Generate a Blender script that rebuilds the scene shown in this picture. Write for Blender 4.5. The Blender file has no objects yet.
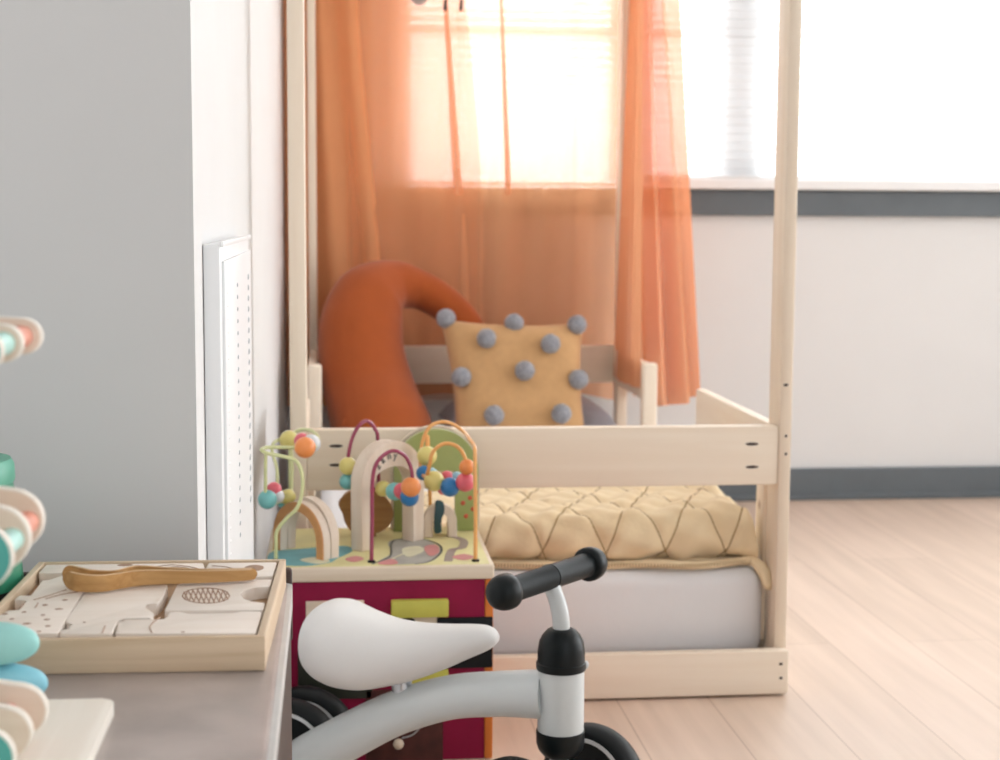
import bpy, bmesh, math, random
from mathutils import Vector, Matrix
random.seed(7)
S = bpy.context.scene
COL = S.collection

# ------------------------------------------------------------------ camera
FPX, EYE, ROLL = 1550.0, 0.75, 0.006
PITCH = math.atan(165 / FPX)
YAW = math.atan(168 / FPX * math.cos(PITCH))
_R0 = Vector((math.cos(YAW), -math.sin(YAW), 0))
CF = Vector((math.sin(YAW) * math.cos(PITCH), math.cos(YAW) * math.cos(PITCH), -math.sin(PITCH)))
_U0 = _R0.cross(CF)
CR = _R0 * math.cos(ROLL) + _U0 * math.sin(ROLL)
CU = _U0 * math.cos(ROLL) - _R0 * math.sin(ROLL)
CO = Vector((0, 0, EYE))
cam_data = bpy.data.cameras.new('camera')
cam = bpy.data.objects.new('camera', cam_data)
COL.objects.link(cam)
m = Matrix((CR, CU, -CF)).transposed().to_4x4()
m.translation = CO
cam.matrix_world = m
cam_data.sensor_width = 36.0
cam_data.lens = FPX * 36.0 / 1000.0
cam_data.clip_start = 0.02
cam_data.dof.use_dof = True
cam_data.dof.focus_distance = 1.42
cam_data.dof.aperture_fstop = 9.5
S.camera = cam

def at(x, y, Y):
    """point of the place seen at x, y of the photograph that lies on the plane Y"""
    d = CF + (x - 500) / FPX * CR - (y - 380) / FPX * CU
    return CO + d * (Y / d.y)
def at_z(x, y, Z):
    d = CF + (x - 500) / FPX * CR - (y - 380) / FPX * CU
    return CO + d * ((Z - EYE) / d.z)

# ------------------------------------------------------------------ sky, light, exposure
W = bpy.data.worlds.new('daylight'); S.world = W; W.use_nodes = True
nt = W.node_tree; nt.nodes.clear()
out = nt.nodes.new('ShaderNodeOutputWorld'); bg = nt.nodes.new('ShaderNodeBackground')
tc = nt.nodes.new('ShaderNodeTexCoord'); sp = nt.nodes.new('ShaderNodeSeparateXYZ')
nt.links.new(tc.outputs['Generated'], sp.inputs[0])
def maprange(src, a, b, c, d):
    n = nt.nodes.new('ShaderNodeMapRange'); n.interpolation_type = 'SMOOTHSTEP'
    nt.links.new(src, n.inputs['Value'])
    for k, v in zip(('From Min', 'From Max', 'To Min', 'To Max'), (a, b, c, d)): n.inputs[k].default_value = v
    return n.outputs['Result']
fy = maprange(sp.outputs['Y'], 0.05, 0.65, 0.0, 6.6)      # bright overcast sky on the window side
fx = maprange(sp.outputs['X'], -0.2, 0.85, 0.30, 2.6)    # brighter on the right, let in by the added wall's opening
ad = nt.nodes.new('ShaderNodeMath'); ad.operation = 'ADD'
nt.links.new(fy, ad.inputs[0]); nt.links.new(fx, ad.inputs[1])
nt.links.new(ad.outputs[0], bg.inputs['Strength'])
bg.inputs['Color'].default_value = (0.96, 0.985, 1.0, 1)
nt.links.new(bg.outputs[0], out.inputs['Surface'])
S.view_settings.view_transform = 'Standard'
S.view_settings.look = 'None'
S.view_settings.gamma = 1.0
S.view_settings.use_curve_mapping = False
S.view_settings.exposure = 0.32

# ------------------------------------------------------------------ materials
def mat(name, col, rough=0.55, spec=0.4, noise=0.0, nscale=40, bump=0.0, bscale=200, metal=0.0, coat=0.0, sheen=0.0):
    M = bpy.data.materials.new(name); M.use_nodes = True
    t = M.node_tree; b = t.nodes['Principled BSDF']
    b.inputs['Base Color'].default_value = (*col, 1); b.inputs['Roughness'].default_value = rough
    b.inputs['Specular IOR Level'].default_value = spec; b.inputs['Metallic'].default_value = metal
    b.inputs['Coat Weight'].default_value = coat; b.inputs['Sheen Weight'].default_value = sheen
    c = t.nodes.new('ShaderNodeTexCoord')
    n = t.nodes.new('ShaderNodeTexNoise'); n.inputs['Scale'].default_value = nscale; n.inputs['Detail'].default_value = 4
    t.links.new(c.outputs['Object'], n.inputs['Vector'])
    r = t.nodes.new('ShaderNodeValToRGB')
    r.color_ramp.elements[0].position = 0.3; r.color_ramp.elements[1].position = 0.7
    r.color_ramp.elements[0].color = (*[max(0, v * (1 - noise)) for v in col], 1)
    r.color_ramp.elements[1].color = (*[min(1, v * (1 + noise * .6)) for v in col], 1)
    t.links.new(n.outputs['Fac'], r.inputs[0]); t.links.new(r.outputs[0], b.inputs['Base Color'])
    if bump:
        n2 = t.nodes.new('ShaderNodeTexNoise'); n2.inputs['Scale'].default_value = bscale; n2.inputs['Detail'].default_value = 3
        t.links.new(c.outputs['Object'], n2.inputs['Vector'])
        bp = t.nodes.new('ShaderNodeBump'); bp.inputs['Strength'].default_value = bump; bp.inputs['Distance'].default_value = 0.002
        t.links.new(n2.outputs['Fac'], bp.inputs['Height']); t.links.new(bp.outputs[0], b.inputs['Normal'])
    return M

def wood(name, c1, c2, axis='X', scale=1.0, rough=0.5, knots=False, fine=1.0):
    """grain running along an axis"""
    M = bpy.data.materials.new(name); M.use_nodes = True
    t = M.node_tree; b = t.nodes['Principled BSDF']
    b.inputs['Roughness'].default_value = rough; b.inputs['Specular IOR Level'].default_value = 0.3
    c = t.nodes.new('ShaderNodeTexCoord'); mp = t.nodes.new('ShaderNodeMapping')
    s = {'X': (1.2, 26, 26), 'Y': (26, 1.2, 26), 'Z': (26, 26, 1.2)}[axis]
    mp.inputs['Scale'].default_value = tuple(v * scale for v in s)
    t.links.new(c.outputs['Object'], mp.inputs['Vector'])
    n = t.nodes.new('ShaderNodeTexNoise'); n.inputs['Scale'].default_value = 1.0; n.inputs['Detail'].default_value = 5; n.inputs['Roughness'].default_value = 0.6
    n.inputs['Distortion'].default_value = 0.6
    t.links.new(mp.outputs[0], n.inputs['Vector'])
    r = t.nodes.new('ShaderNodeValToRGB'); e = r.color_ramp.elements
    e[0].position = 0.35; e[0].color = (*c2, 1); e[1].position = 0.62; e[1].color = (*c1, 1)
    t.links.new(n.outputs['Fac'], r.inputs[0])
    last = r.outputs[0]
    if knots:
        v = t.nodes.new('ShaderNodeTexVoronoi'); v.inputs['Scale'].default_value = 8.0
        t.links.new(c.outputs['Object'], v.inputs['Vector'])
        k = t.nodes.new('ShaderNodeValToRGB'); k.color_ramp.elements[0].position = 0.055; k.color_ramp.elements[1].position = 0.10
        k.color_ramp.elements[0].color = (0.45, 0.32, 0.23, 1); k.color_ramp.elements[1].color = (1, 1, 1, 1)
        t.links.new(v.outputs['Distance'], k.inputs[0])
        mx = t.nodes.new('ShaderNodeMix'); mx.data_type = 'RGBA'; mx.blend_type = 'MULTIPLY'; mx.inputs['Factor'].default_value = 1
        t.links.new(last, mx.inputs['A']); t.links.new(k.outputs[0], mx.inputs['B']); last = mx.outputs['Result']
    t.links.new(last, b.inputs['Base Color'])
    bp = t.nodes.new('ShaderNodeBump'); bp.inputs['Strength'].default_value = 0.12; bp.inputs['Distance'].default_value = 0.001
    t.links.new(n.outputs['Fac'], bp.inputs['Height']); t.links.new(bp.outputs[0], b.inputs['Normal'])
    return M

def sheer(name, col, through, tint, glow=0.38):
    """thin woven cloth: part reflects, part glows through, part lets the view through its weave"""
    M = bpy.data.materials.new(name); M.use_nodes = True
    t = M.node_tree; t.nodes.clear()
    o = t.nodes.new('ShaderNodeOutputMaterial')
    d = t.nodes.new('ShaderNodeBsdfDiffuse'); tr = t.nodes.new('ShaderNodeBsdfTranslucent'); tp = t.nodes.new('ShaderNodeBsdfTransparent')
    c = t.nodes.new('ShaderNodeTexCoord'); n = t.nodes.new('ShaderNodeTexNoise'); n.inputs['Scale'].default_value = 9
    t.links.new(c.outputs['Object'], n.inputs['Vector'])
    r = t.nodes.new('ShaderNodeValToRGB')
    r.color_ramp.elements[0].color = (*[v * .93 for v in col], 1); r.color_ramp.elements[1].color = (*col, 1)
    t.links.new(n.outputs['Fac'], r.inputs[0])
    t.links.new(r.outputs[0], d.inputs['Color']); t.links.new(r.outputs[0], tr.inputs['Color'])
    tp.inputs['Color'].default_value = (*tint, 1)
    m1 = t.nodes.new('ShaderNodeMixShader'); m1.inputs[0].default_value = glow
    m2 = t.nodes.new('ShaderNodeMixShader'); m2.inputs[0].default_value = through
    t.links.new(d.outputs[0], m1.inputs[1]); t.links.new(tr.outputs[0], m1.inputs[2])
    t.links.new(m1.outputs[0], m2.inputs[1]); t.links.new(tp.outputs[0], m2.inputs[2]); t.links.new(m2.outputs[0], o.inputs['Surface'])
    return M

def glass(name):
    M = bpy.data.materials.new(name); M.use_nodes = True
    t = M.node_tree; t.nodes.clear()
    o = t.nodes.new('ShaderNodeOutputMaterial'); tp = t.nodes.new('ShaderNodeBsdfTransparent'); g = t.nodes.new('ShaderNodeBsdfGlossy')
    g.inputs['Roughness'].default_value = 0.03; tp.inputs['Color'].default_value = (0.97, 0.98, 0.98, 1)
    mx = t.nodes.new('ShaderNodeMixShader'); mx.inputs[0].default_value = 0.05
    t.links.new(tp.outputs[0], mx.inputs[1]); t.links.new(g.outputs[0], mx.inputs[2]); t.links.new(mx.outputs[0], o.inputs['Surface'])
    return M

WALL = mat('white_wall_paint', (0.76, 0.755, 0.75), 0.7, 0.2, 0.015, 6, 0.05, 90)
WALLB = mat('white_reveal_paint', (0.82, 0.83, 0.83), 0.6, 0.3, 0.01, 6)
WHITE = mat('white_satin_paint', (0.84, 0.84, 0.84), 0.4, 0.4, 0.01, 20)
VENTM = mat('white_powder_coat', (0.86, 0.87, 0.88), 0.4, 0.4, 0.01, 20)
SLOT_SHADE = mat('slot_shade_grey', (0.40, 0.43, 0.46), 0.8, 0.1, 0.1, 200)  # grey stands for the shade inside the vent's holes
GREYTRIM = mat('grey_trim_paint', (0.135, 0.155, 0.17), 0.55, 0.3, 0.06, 15)
CEIL = mat('ceiling_paint', (0.8, 0.8, 0.8), 0.8, 0.2, 0.01, 4)
PINE_X = wood('pine_along_width', (0.90, 0.78, 0.645), (0.85, 0.71, 0.565), 'X', 1, 0.5, True)
PINE_Y = wood('pine_along_length', (0.90, 0.78, 0.645), (0.85, 0.71, 0.565), 'Y', 1, 0.5, True)
PINE_Z = wood('pine_upright', (0.90, 0.78, 0.645), (0.85, 0.715, 0.57), 'Z', 1, 0.5, True)
HOLE = mat('dark_hole', (0.06, 0.045, 0.04), 0.8, 0.1, 0.1, 100)
BEECH_X = wood('beech_along_width', (0.72, 0.56, 0.40), (0.60, 0.44, 0.29), 'X', 3.0, 0.5)
BEECH_Y = wood('beech_along_depth', (0.74, 0.59, 0.43), (0.64, 0.48, 0.33), 'Y', 3.0, 0.5)
BOXFLOOR = wood('warm_plywood', (0.47, 0.30, 0.17), (0.38, 0.23, 0.13), 'Y', 4.0, 0.6)
BLOCK = wood('pale_maple', (0.88, 0.79, 0.71), (0.84, 0.74, 0.65), 'X', 3.0, 0.5)
ENGR = mat('engraved_brown', (0.42, 0.27, 0.19), 0.7, 0.2, 0.1, 300)
BAMBOO = wood('bamboo', (0.58, 0.33, 0.13), (0.46, 0.24, 0.085), 'X', 5.0, 0.45)
BAMBOOEDGE = wood('bamboo_edge', (0.80, 0.58, 0.36), (0.70, 0.48, 0.27), 'X', 5.0, 0.45)
MAPLE_Z = wood('maple_upright', (0.80, 0.68, 0.57), (0.74, 0.60, 0.48), 'Z', 2.5, 0.5)
MAPLE_X = wood('maple_board', (0.82, 0.70, 0.56), (0.76, 0.62, 0.47), 'X', 2.5, 0.5)
CREAM = wood('cream_plywood', (0.86, 0.80, 0.72), (0.82, 0.75, 0.66), 'Y', 3, 0.5)
PLATE_SHADE = wood('plate_face_shade', (0.80, 0.66, 0.54), (0.74, 0.59, 0.46), 'X', 2, 0.5)  # tan puts the shade of the plates' viewer-facing side into the colour
TEAL = mat('teal_paint', (0.10, 0.42, 0.36), 0.45, 0.4, 0.04, 60)
MINT = mat('mint_paint', (0.48, 0.78, 0.72), 0.35, 0.5, 0.03, 60)
SALMON = mat('salmon_paint', (0.78, 0.33, 0.24), 0.4, 0.4, 0.03, 60)
PEB1 = mat('aqua_stone_paint', (0.33, 0.66, 0.63), 0.5, 0.4, 0.03, 90)
PEB2 = mat('sky_blue_stone_paint', (0.27, 0.61, 0.73), 0.5, 0.4, 0.03, 90)
GREENB = mat('green_plastic', (0.035, 0.26, 0.15), 0.35, 0.5, 0.06, 30)
GREENL = mat('pale_green_lid', (0.11, 0.40, 0.28), 0.4, 0.5, 0.04, 30)
BLACKM = mat('black_rubber', (0.012, 0.013, 0.014), 0.5, 0.4, 0.1, 50)
TABLETOP = mat('stone_grey_laminate', (0.44, 0.375, 0.345), 0.38, 0.5, 0.30, 12, 0.03, 80)
TEDGE = mat('pale_edge_band', (0.62, 0.60, 0.58), 0.45, 0.4, 0.05, 60)
DARKWOOD = wood('dark_brown_laminate', (0.075, 0.045, 0.035), (0.05, 0.03, 0.024), 'Z', 1.0, 0.5)
BIKEW = mat('bike_grey_white_paint', (0.66, 0.69, 0.69), 0.3, 0.5, 0.01, 10)
SEATM = mat('white_vinyl', (0.78, 0.76, 0.74), 0.5, 0.35, 0.012, 10, 0.05, 350)
GRIP = mat('black_foam_grip', (0.009, 0.013, 0.015), 0.5, 0.22, 0.12, 90, 0.1, 500)
TYRE = mat('black_tyre', (0.009, 0.011, 0.012), 0.5, 0.3, 0.1, 60)
CAPB = mat('black_plastic', (0.005, 0.008, 0.009), 0.38, 0.25, 0.06, 60)
RING = mat('white_wheel_ring', (0.78, 0.79, 0.79), 0.5, 0.4, 0.01, 60)
STEEL = mat('steel', (0.6, 0.62, 0.65), 0.3, 0.5, 0.02, 60, metal=0.9)
CRIMSON = mat('crimson_paint', (0.27, 0.010, 0.05), 0.6, 0.15, 0.08, 40, 0.06, 300)
MAROON = mat('maroon_stained_panel', (0.085, 0.024, 0.02), 0.5, 0.3, 0.35, 45)
ORANGEP = mat('orange_edge_paint', (0.72, 0.20, 0.03), 0.5, 0.4, 0.05, 60)
LIME = mat('lime_yellow_paint', (0.60, 0.56, 0.10), 0.45, 0.4, 0.05, 60)
OLIVE = mat('olive_lime_print', (0.36, 0.38, 0.07), 0.6, 0.3, 0.1, 90)
BLACKP = mat('black_panel_paint', (0.008, 0.010, 0.012), 0.5, 0.2, 0.1, 50)
DARKGRN = mat('dark_green_paint', (0.03, 0.035, 0.025), 0.5, 0.3, 0.1, 50)
PRINT = mat('printed_yellow_board', (0.76, 0.68, 0.34), 0.5, 0.35, 0.10, 16)
POND = mat('printed_blue', (0.16, 0.42, 0.46), 0.5, 0.35, 0.14, 30)
PINKP = mat('printed_pink', (0.66, 0.27, 0.26), 0.5, 0.35, 0.12, 30)
GREYP = mat('printed_grey', (0.42, 0.40, 0.36), 0.5, 0.35, 0.15, 40)
MAUVEP = mat('printed_mauve_path', (0.40, 0.31, 0.27), 0.5, 0.35, 0.1, 40)
DARKP = mat('printed_dark_line', (0.12, 0.12, 0.11), 0.5, 0.35, 0.1, 40)
CREAMP = mat('printed_cream', (0.74, 0.70, 0.50), 0.5, 0.35, 0.1, 40)
def paint(n, c): return mat(n, c, 0.3, 0.5, 0.03, 50, coat=0.3)
W_LIME = paint('pale_lime_wire', (0.68, 0.70, 0.36)); W_MAG = paint('magenta_wire', (0.30, 0.035, 0.085)); W_ORA = paint('orange_wire', (0.86, 0.42, 0.13))
B_YEL = paint('yellow_bead', (0.72, 0.62, 0.20)); B_TEAL = paint('teal_bead', (0.18, 0.50, 0.50)); B_ORA = paint('orange_bead', (0.86, 0.28, 0.07))
B_BLUE = paint('blue_bead', (0.012, 0.17, 0.42)); B_PINK = paint('pink_bead', (0.74, 0.12, 0.16)); B_WHITE = paint('white_bead', (0.7, 0.72, 0.74)); B_SKY = paint('sky_bead', (0.30, 0.56, 0.68))
GREENP = paint('leaf_green_paint', (0.36, 0.42, 0.15)); REDDOT = paint('red_dot_paint', (0.52, 0.07, 0.03))
TERRA = wood('terracotta_face', (0.64, 0.32, 0.13), (0.58, 0.28, 0.11), 'X', 2, 0.5)
BROWNA = wood('brown_stained_wood', (0.36, 0.18, 0.06), (0.28, 0.13, 0.04), 'X', 3, 0.5)
PETROL = paint('petrol_paint', (0.012, 0.055, 0.065))
MATT = mat('white_cotton_sheet', (0.80, 0.79, 0.80), 0.85, 0.1, 0.02, 12, 0.2, 60, sheen=0.1)
QUILT = mat('straw_yellow_quilt', (0.87, 0.70, 0.46), 0.85, 0.1, 0.05, 18, 0.3, 160, sheen=0.2)
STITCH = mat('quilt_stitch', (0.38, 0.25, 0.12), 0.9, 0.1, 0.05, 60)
GREYC = mat('grey_pillowcase', (0.36, 0.34, 0.37), 0.9, 0.1, 0.05, 25, 0.2, 200)
RUST = mat('rust_orange_cotton', (0.40, 0.092, 0.024), 0.9, 0.1, 0.05, 25, 0.2, 220, sheen=0.2)
MUSTARD = mat('mustard_linen', (0.60, 0.35, 0.165), 0.9, 0.1, 0.05, 60, 0.35, 420, sheen=0.15)
POMPOM = mat('grey_wool', (0.33, 0.33, 0.36), 0.95, 0.1, 0.25, 160, 0.8, 260, sheen=0.3)
PLUSH = mat('beige_grey_plush', (0.50, 0.46, 0.44), 0.95, 0.1, 0.1, 60, 0.5, 200)
CURT = sheer('apricot_voile', (0.95, 0.49, 0.255), 0.235, (1.0, 0.96, 0.965), 0.24)
CURTM = sheer('apricot_voile_fine', (0.95, 0.48, 0.24), 0.68, (1.0, 0.95, 0.94), 0.24)
CURTL = sheer('apricot_voile_doubled', (0.94, 0.475, 0.235), 0.08, (1.0, 0.84, 0.76), 0.3)
CURTR = sheer('apricot_voile_bunched', (0.95, 0.49, 0.27), 0.14, (1.0, 0.86, 0.83), 0.3)
SLAT = sheer('white_blind_slat', (0.90, 0.91, 0.92), 0.33, (1, 1, 1), 0.6)
PANE = glass('window_pane')

def floor_mat():
    M = bpy.data.materials.new('pale_oak_boards'); M.use_nodes = True
    t = M.node_tree; b = t.nodes['Principled BSDF']; b.inputs['Roughness'].default_value = 0.42; b.inputs['Specular IOR Level'].default_value = 0.35
    c = t.nodes.new('ShaderNodeTexCoord'); mp = t.nodes.new('ShaderNodeMapping'); mp.inputs['Rotation'].default_value = (0, 0, math.pi / 2)
    t.links.new(c.outputs['Object'], mp.inputs['Vector'])
    br = t.nodes.new('ShaderNodeTexBrick'); br.inputs['Scale'].default_value = 1.0
    br.inputs['Brick Width'].default_value = 1.3; br.inputs['Row Height'].default_value = 0.145; br.inputs['Mortar Size'].default_value = 0.0012
    br.inputs['Color1'].default_value = (0.72, 0.57, 0.47, 1); br.inputs['Color2'].default_value = (0.66, 0.52, 0.42, 1); br.inputs['Mortar'].default_value = (0.5, 0.37, 0.29, 1)
    t.links.new(mp.outputs[0], br.inputs['Vector'])
    m2 = t.nodes.new('ShaderNodeMapping'); m2.inputs['Scale'].default_value = (22, 1.3, 1)
    t.links.new(c.outputs['Object'], m2.inputs['Vector'])
    n = t.nodes.new('ShaderNodeTexNoise'); n.inputs['Scale'].default_value = 1.4; n.inputs['Detail'].default_value = 6
    t.links.new(m2.outputs[0], n.inputs['Vector'])
    r = t.nodes.new('ShaderNodeValToRGB'); r.color_ramp.elements[0].position = .3; r.color_ramp.elements[1].position = .7
    r.color_ramp.elements[0].color = (0.90, 0.88, 0.86, 1); r.color_ramp.elements[1].color = (1.06, 1.05, 1.04, 1)
    t.links.new(n.outputs['Fac'], r.inputs[0])
    mx = t.nodes.new('ShaderNodeMix'); mx.data_type = 'RGBA'; mx.blend_type = 'MULTIPLY'; mx.inputs['Factor'].default_value = 1
    t.links.new(br.outputs['Color'], mx.inputs['A']); t.links.new(r.outputs[0], mx.inputs['B']); t.links.new(mx.outputs['Result'], b.inputs['Base Color'])
    return M
FLOOR = floor_mat()

# ------------------------------------------------------------------ mesh helpers (all in world coordinates)
def nb(): return bmesh.new()
def V(*a): return Vector(a)

def bx(bm, lo, hi, bev=0.0, seg=2, M=None):
    r = bmesh.ops.create_cube(bm, size=1.0)['verts']
    lo, hi = Vector(lo), Vector(hi); c = (lo + hi) / 2; s = hi - lo
    for v in r: v.co = Vector((v.co.x * s.x, v.co.y * s.y, v.co.z * s.z))
    if bev > 0:
        e = list({e for v in r for e in v.link_edges})
        g = bmesh.ops.bevel(bm, geom=e + r, offset=min(bev, min(s) * .49), segments=seg, profile=0.5, affect='EDGES')
        r = list({v for f in g['faces'] for v in f.verts} | {v for v in r if v.is_valid})
    for v in r:
        p = v.co if M is None else M @ v.co
        v.co = p + c
    return r

def prism(bm, pts, ext, bev=0.0, seg=2):
    """closed outline of world points, pushed along ext"""
    ext = Vector(ext); pts = [Vector(p) for p in pts]
    n = Vector((0, 0, 0))
    for i, p in enumerate(pts): n += p.cross(pts[(i + 1) % len(pts)])
    if n.dot(ext) > 0: pts = pts[::-1]
    a = [bm.verts.new(p) for p in pts]; b = [bm.verts.new(p + ext) for p in pts]
    k = len(pts)
    f1 = bm.faces.new(a); f2 = bm.faces.new(b[::-1])
    for i in range(k): bm.faces.new((a[(i + 1) % k], a[i], b[i], b[(i + 1) % k]))
    if bev > 0:
        e = list(f1.edges) + list(f2.edges)
        bmesh.ops.bevel(bm, geom=e, offset=bev, segments=seg, profile=0.5, affect='EDGES')

def frame_strip(bm, outer, inner, ext):
    """open strip (an arch) between two polylines of equal length, pushed along ext"""
    prism_pts = list(outer) + list(inner)[::-1]
    prism(bm, prism_pts, ext)

def cat(pts, n=8, closed=False):
    """Catmull-Rom through points"""
    P = [Vector(p) for p in pts]; o = []; k = len(P)
    rng = range(k if closed else k - 1)
    for i in rng:
        p1, p2 = P[i], P[(i + 1) % k]
        p0 = P[i - 1] if (closed or i > 0) else p1 * 2 - p2
        p3 = P[(i + 2) % k] if (closed or i + 2 < k) else p2 * 2 - p1
        for j in range(n):
            t = j / n
            o.append(0.5 * ((2 * p1) + (p2 - p0) * t + (2 * p0 - 5 * p1 + 4 * p2 - p3) * t * t + (3 * p1 - p0 - 3 * p2 + p3) * t ** 3))
    if not closed: o.append(P[-1].copy())
    return o

def tube(bm, pts, rad, seg=12, smooth=0, caps=True, flat=None, dome=False):
    P = [Vector(p) for p in pts]
    R = list(rad) if hasattr(rad, '__len__') else [rad] * len(P)
    if smooth:
        Q = cat(P, smooth); RR = []
        for i in range(len(P) - 1):
            for j in range(smooth): RR.append(R[i] + (R[i + 1] - R[i]) * j / smooth)
        RR.append(R[-1]); P, R = Q, RR
    if dome:
        t0 = (P[0] - P[1]).normalized(); t1 = (P[-1] - P[-2]).normalized(); a, b = [], []
        for k in range(1, 6):
            an = k / 5.2 * math.pi / 2
            a.insert(0, (P[0] + t0 * R[0] * math.sin(an), R[0] * math.cos(an))); b.append((P[-1] + t1 * R[-1] * math.sin(an), R[-1] * math.cos(an)))
        R = [q[1] for q in a] + R + [q[1] for q in b]; P = [q[0] for q in a] + P + [q[0] for q in b]
    up = None; rings = []
    for i, p in enumerate(P):
        d = (P[min(i + 1, len(P) - 1)] - P[max(i - 1, 0)]).normalized()
        if up is None:
            up = Vector((0, 0, 1)) if abs(d.z) < .9 else Vector((0, 1, 0))
        up = (up - d * up.dot(d)).normalized(); s = d.cross(up)
        f = flat or (1, 1)
        rings.append([bm.verts.new(p + (s * math.cos(2 * math.pi * k / seg) * f[0] + up * math.sin(2 * math.pi * k / seg) * f[1]) * R[i]) for k in range(seg)])
    for a, b in zip(rings, rings[1:]):
        for k in range(seg): bm.faces.new((a[k], a[(k + 1) % seg], b[(k + 1) % seg], b[k]))
    if caps:
        bm.faces.new(rings[0][::-1]); bm.faces.new(rings[-1])

def ball(bm, c, r, seg=20, ring=12, M=None):
    r = r if hasattr(r, '__len__') else (r, r, r)
    g = bmesh.ops.create_uvsphere(bm, u_segments=seg, v_segments=ring, radius=1.0)['verts']
    for v in g:
        p = Vector((v.co.x * r[0], v.co.y * r[1], v.co.z * r[2]))
        v.co = (M @ p if M is not None else p) + Vector(c)
    return g

def lathe(bm, prof, c, axis=(0, 0, 1), seg=32):
    """profile of (radius, height along the axis); radius 0 closes"""
    ax = Vector(axis).normalized(); u = ax.orthogonal().normalized(); w = ax.cross(u); c = Vector(c)
    prev = None
    for r, h in prof:
        if r < 1e-7: ring = [bm.verts.new(c + ax * h)]
        else: ring = [bm.verts.new(c + ax * h + (u * math.cos(2 * math.pi * k / seg) + w * math.sin(2 * math.pi * k / seg)) * r) for k in range(seg)]
        if prev:
            for k in range(seg):
                a0, a1 = prev[k % len(prev)], prev[(k + 1) % len(prev)]; b0, b1 = ring[k % len(ring)], ring[(k + 1) % len(ring)]
                vs = []
                for v in (a0, a1, b1, b0):
                    if v not in vs: vs.append(v)
                if len(vs) > 2: bm.faces.new(vs)
        prev = ring

ORIGIN = {}
def link(name, bm, material, parent=None, smooth=True, angle=35):
    base = ORIGIN.get(parent.name, Vector((0, 0, 0))) if parent else Vector((0, 0, 0))
    bmesh.ops.recalc_face_normals(bm, faces=bm.faces)
    if parent is not None: bmesh.ops.translate(bm, verts=bm.verts, vec=-base)
    me = bpy.data.meshes.new(name); bm.to_mesh(me); bm.free()
    me.materials.append(material)
    if smooth:
        me.polygons.foreach_set('use_smooth', [True] * len(me.polygons)); me.set_sharp_from_angle(angle=math.radians(angle))
    o = bpy.data.objects.new(name, me); COL.objects.link(o)
    if parent is not None:
        o.parent = parent; ORIGIN[o.name] = base
    return o
def tag(o, label, catg, group=None):
    o['label'] = label; o['category'] = catg
    if group: o['group'] = group
    return o
def thing(name, label, catg, loc, group=None):
    o = bpy.data.objects.new(name, None); COL.objects.link(o); o.empty_display_size = 0.02
    o.location = loc; ORIGIN[o.name] = Vector(loc)
    return tag(o, label, catg, group)
def single(name, bm, material, loc, label, catg, group=None, smooth=True):
    bmesh.ops.translate(bm, verts=bm.verts, vec=-Vector(loc))
    o = link(name, bm, material, None, smooth); o.location = loc; ORIGIN[o.name] = Vector(loc)
    return tag(o, label, catg, group)
def struct(name, bm, material, smooth=False, parent=None):
    o = link(name, bm, material, parent, smooth)
    if parent is None: o['kind'] = 'structure'
    return o
def box_part(name, lo, hi, material, parent, bev=0.002, M=None):
    b = nb(); bx(b, lo, hi, bev, 2, M); return link(name, b, material, parent)
def tube_part(name, pts, rad, material, parent, **k):
    b = nb(); tube(b, pts, rad, **k); return link(name, b, material, parent)

# ------------------------------------------------------------------ the room
YB = 3.977
WX0, WX1, WZ0, WZ1 = 0.10, 3.3, 0.842, 2.15
b = nb(); bx(b, (-0.4, -1.5, -0.06), (4.5, YB, 0.0)); bx(b, (-3.0, -1.5, -0.06), (-0.4, 1.345, 0.0)); struct('floor', b, FLOOR)
b = nb(); bx(b, (-3.0, -0.3, 2.55), (4.5, 4.2, 2.62)); struct('ceiling', b, CEIL)  # unseen; put in to hold back sky light from above and bounce the rest
b = nb()
bx(b, (-0.4, YB, -0.06), (4.5, YB + .16, .8195)); bx(b, (.775, YB, .8195), (4.5, YB + .16, WZ0)); bx(b, (-0.4, YB, .8195), (WX0, YB + .16, WZ0)); bx(b, (-0.4, YB, WZ1), (4.5, YB + .16, 2.55))
bx(b, (-0.4, YB, WZ0), (WX0, YB + .16, WZ1)); bx(b, (WX1, YB, WZ0), (4.5, YB + .16, WZ1))
struct('wall_back', b, WALL)
b = nb()
bx(b, (2.1, -1.5, -0.06), (2.22, 1.15, 2.55)); bx(b, (2.1, 1.15, -0.06), (2.22, 3.85, 0.08)); bx(b, (2.1, 1.15, 2.5), (2.22, 3.85, 2.55)); bx(b, (2.1, 3.85, -0.06), (2.22, YB, 2.55))
struct('added_wall_right', b, WALL)  # unseen; added with an opening sized to steer side light onto the bed
b = nb(); bx(b, (-3.0, 1.345, -0.06), (-0.118, 1.905, 2.55)); struct('wall_left', b, WALL)
b = nb(); bx(b, (-0.4, 1.905, -0.06), (-0.1225, YB, 2.55)); struct('wall_left_far', b, WALL)
b = nb(); bx(b, (-0.1, YB - .016, 0.0), (4.5, YB, 0.084), .004); bx(b, (-0.1, YB - .024, 0.0), (4.5, YB, 0.016), .004); struct('baseboard_back', b, GREYTRIM)
b = nb(); bx(b, (-0.08, YB - .022, 0.752), (4.5, YB, 0.818), .003); struct('trim_1', b, GREYTRIM)
b = nb(); bx(b, (.745, YB - .045, 0.8195), (4.5, YB + .05, 0.846), .004); struct('trim_2', b, WHITE)
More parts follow.
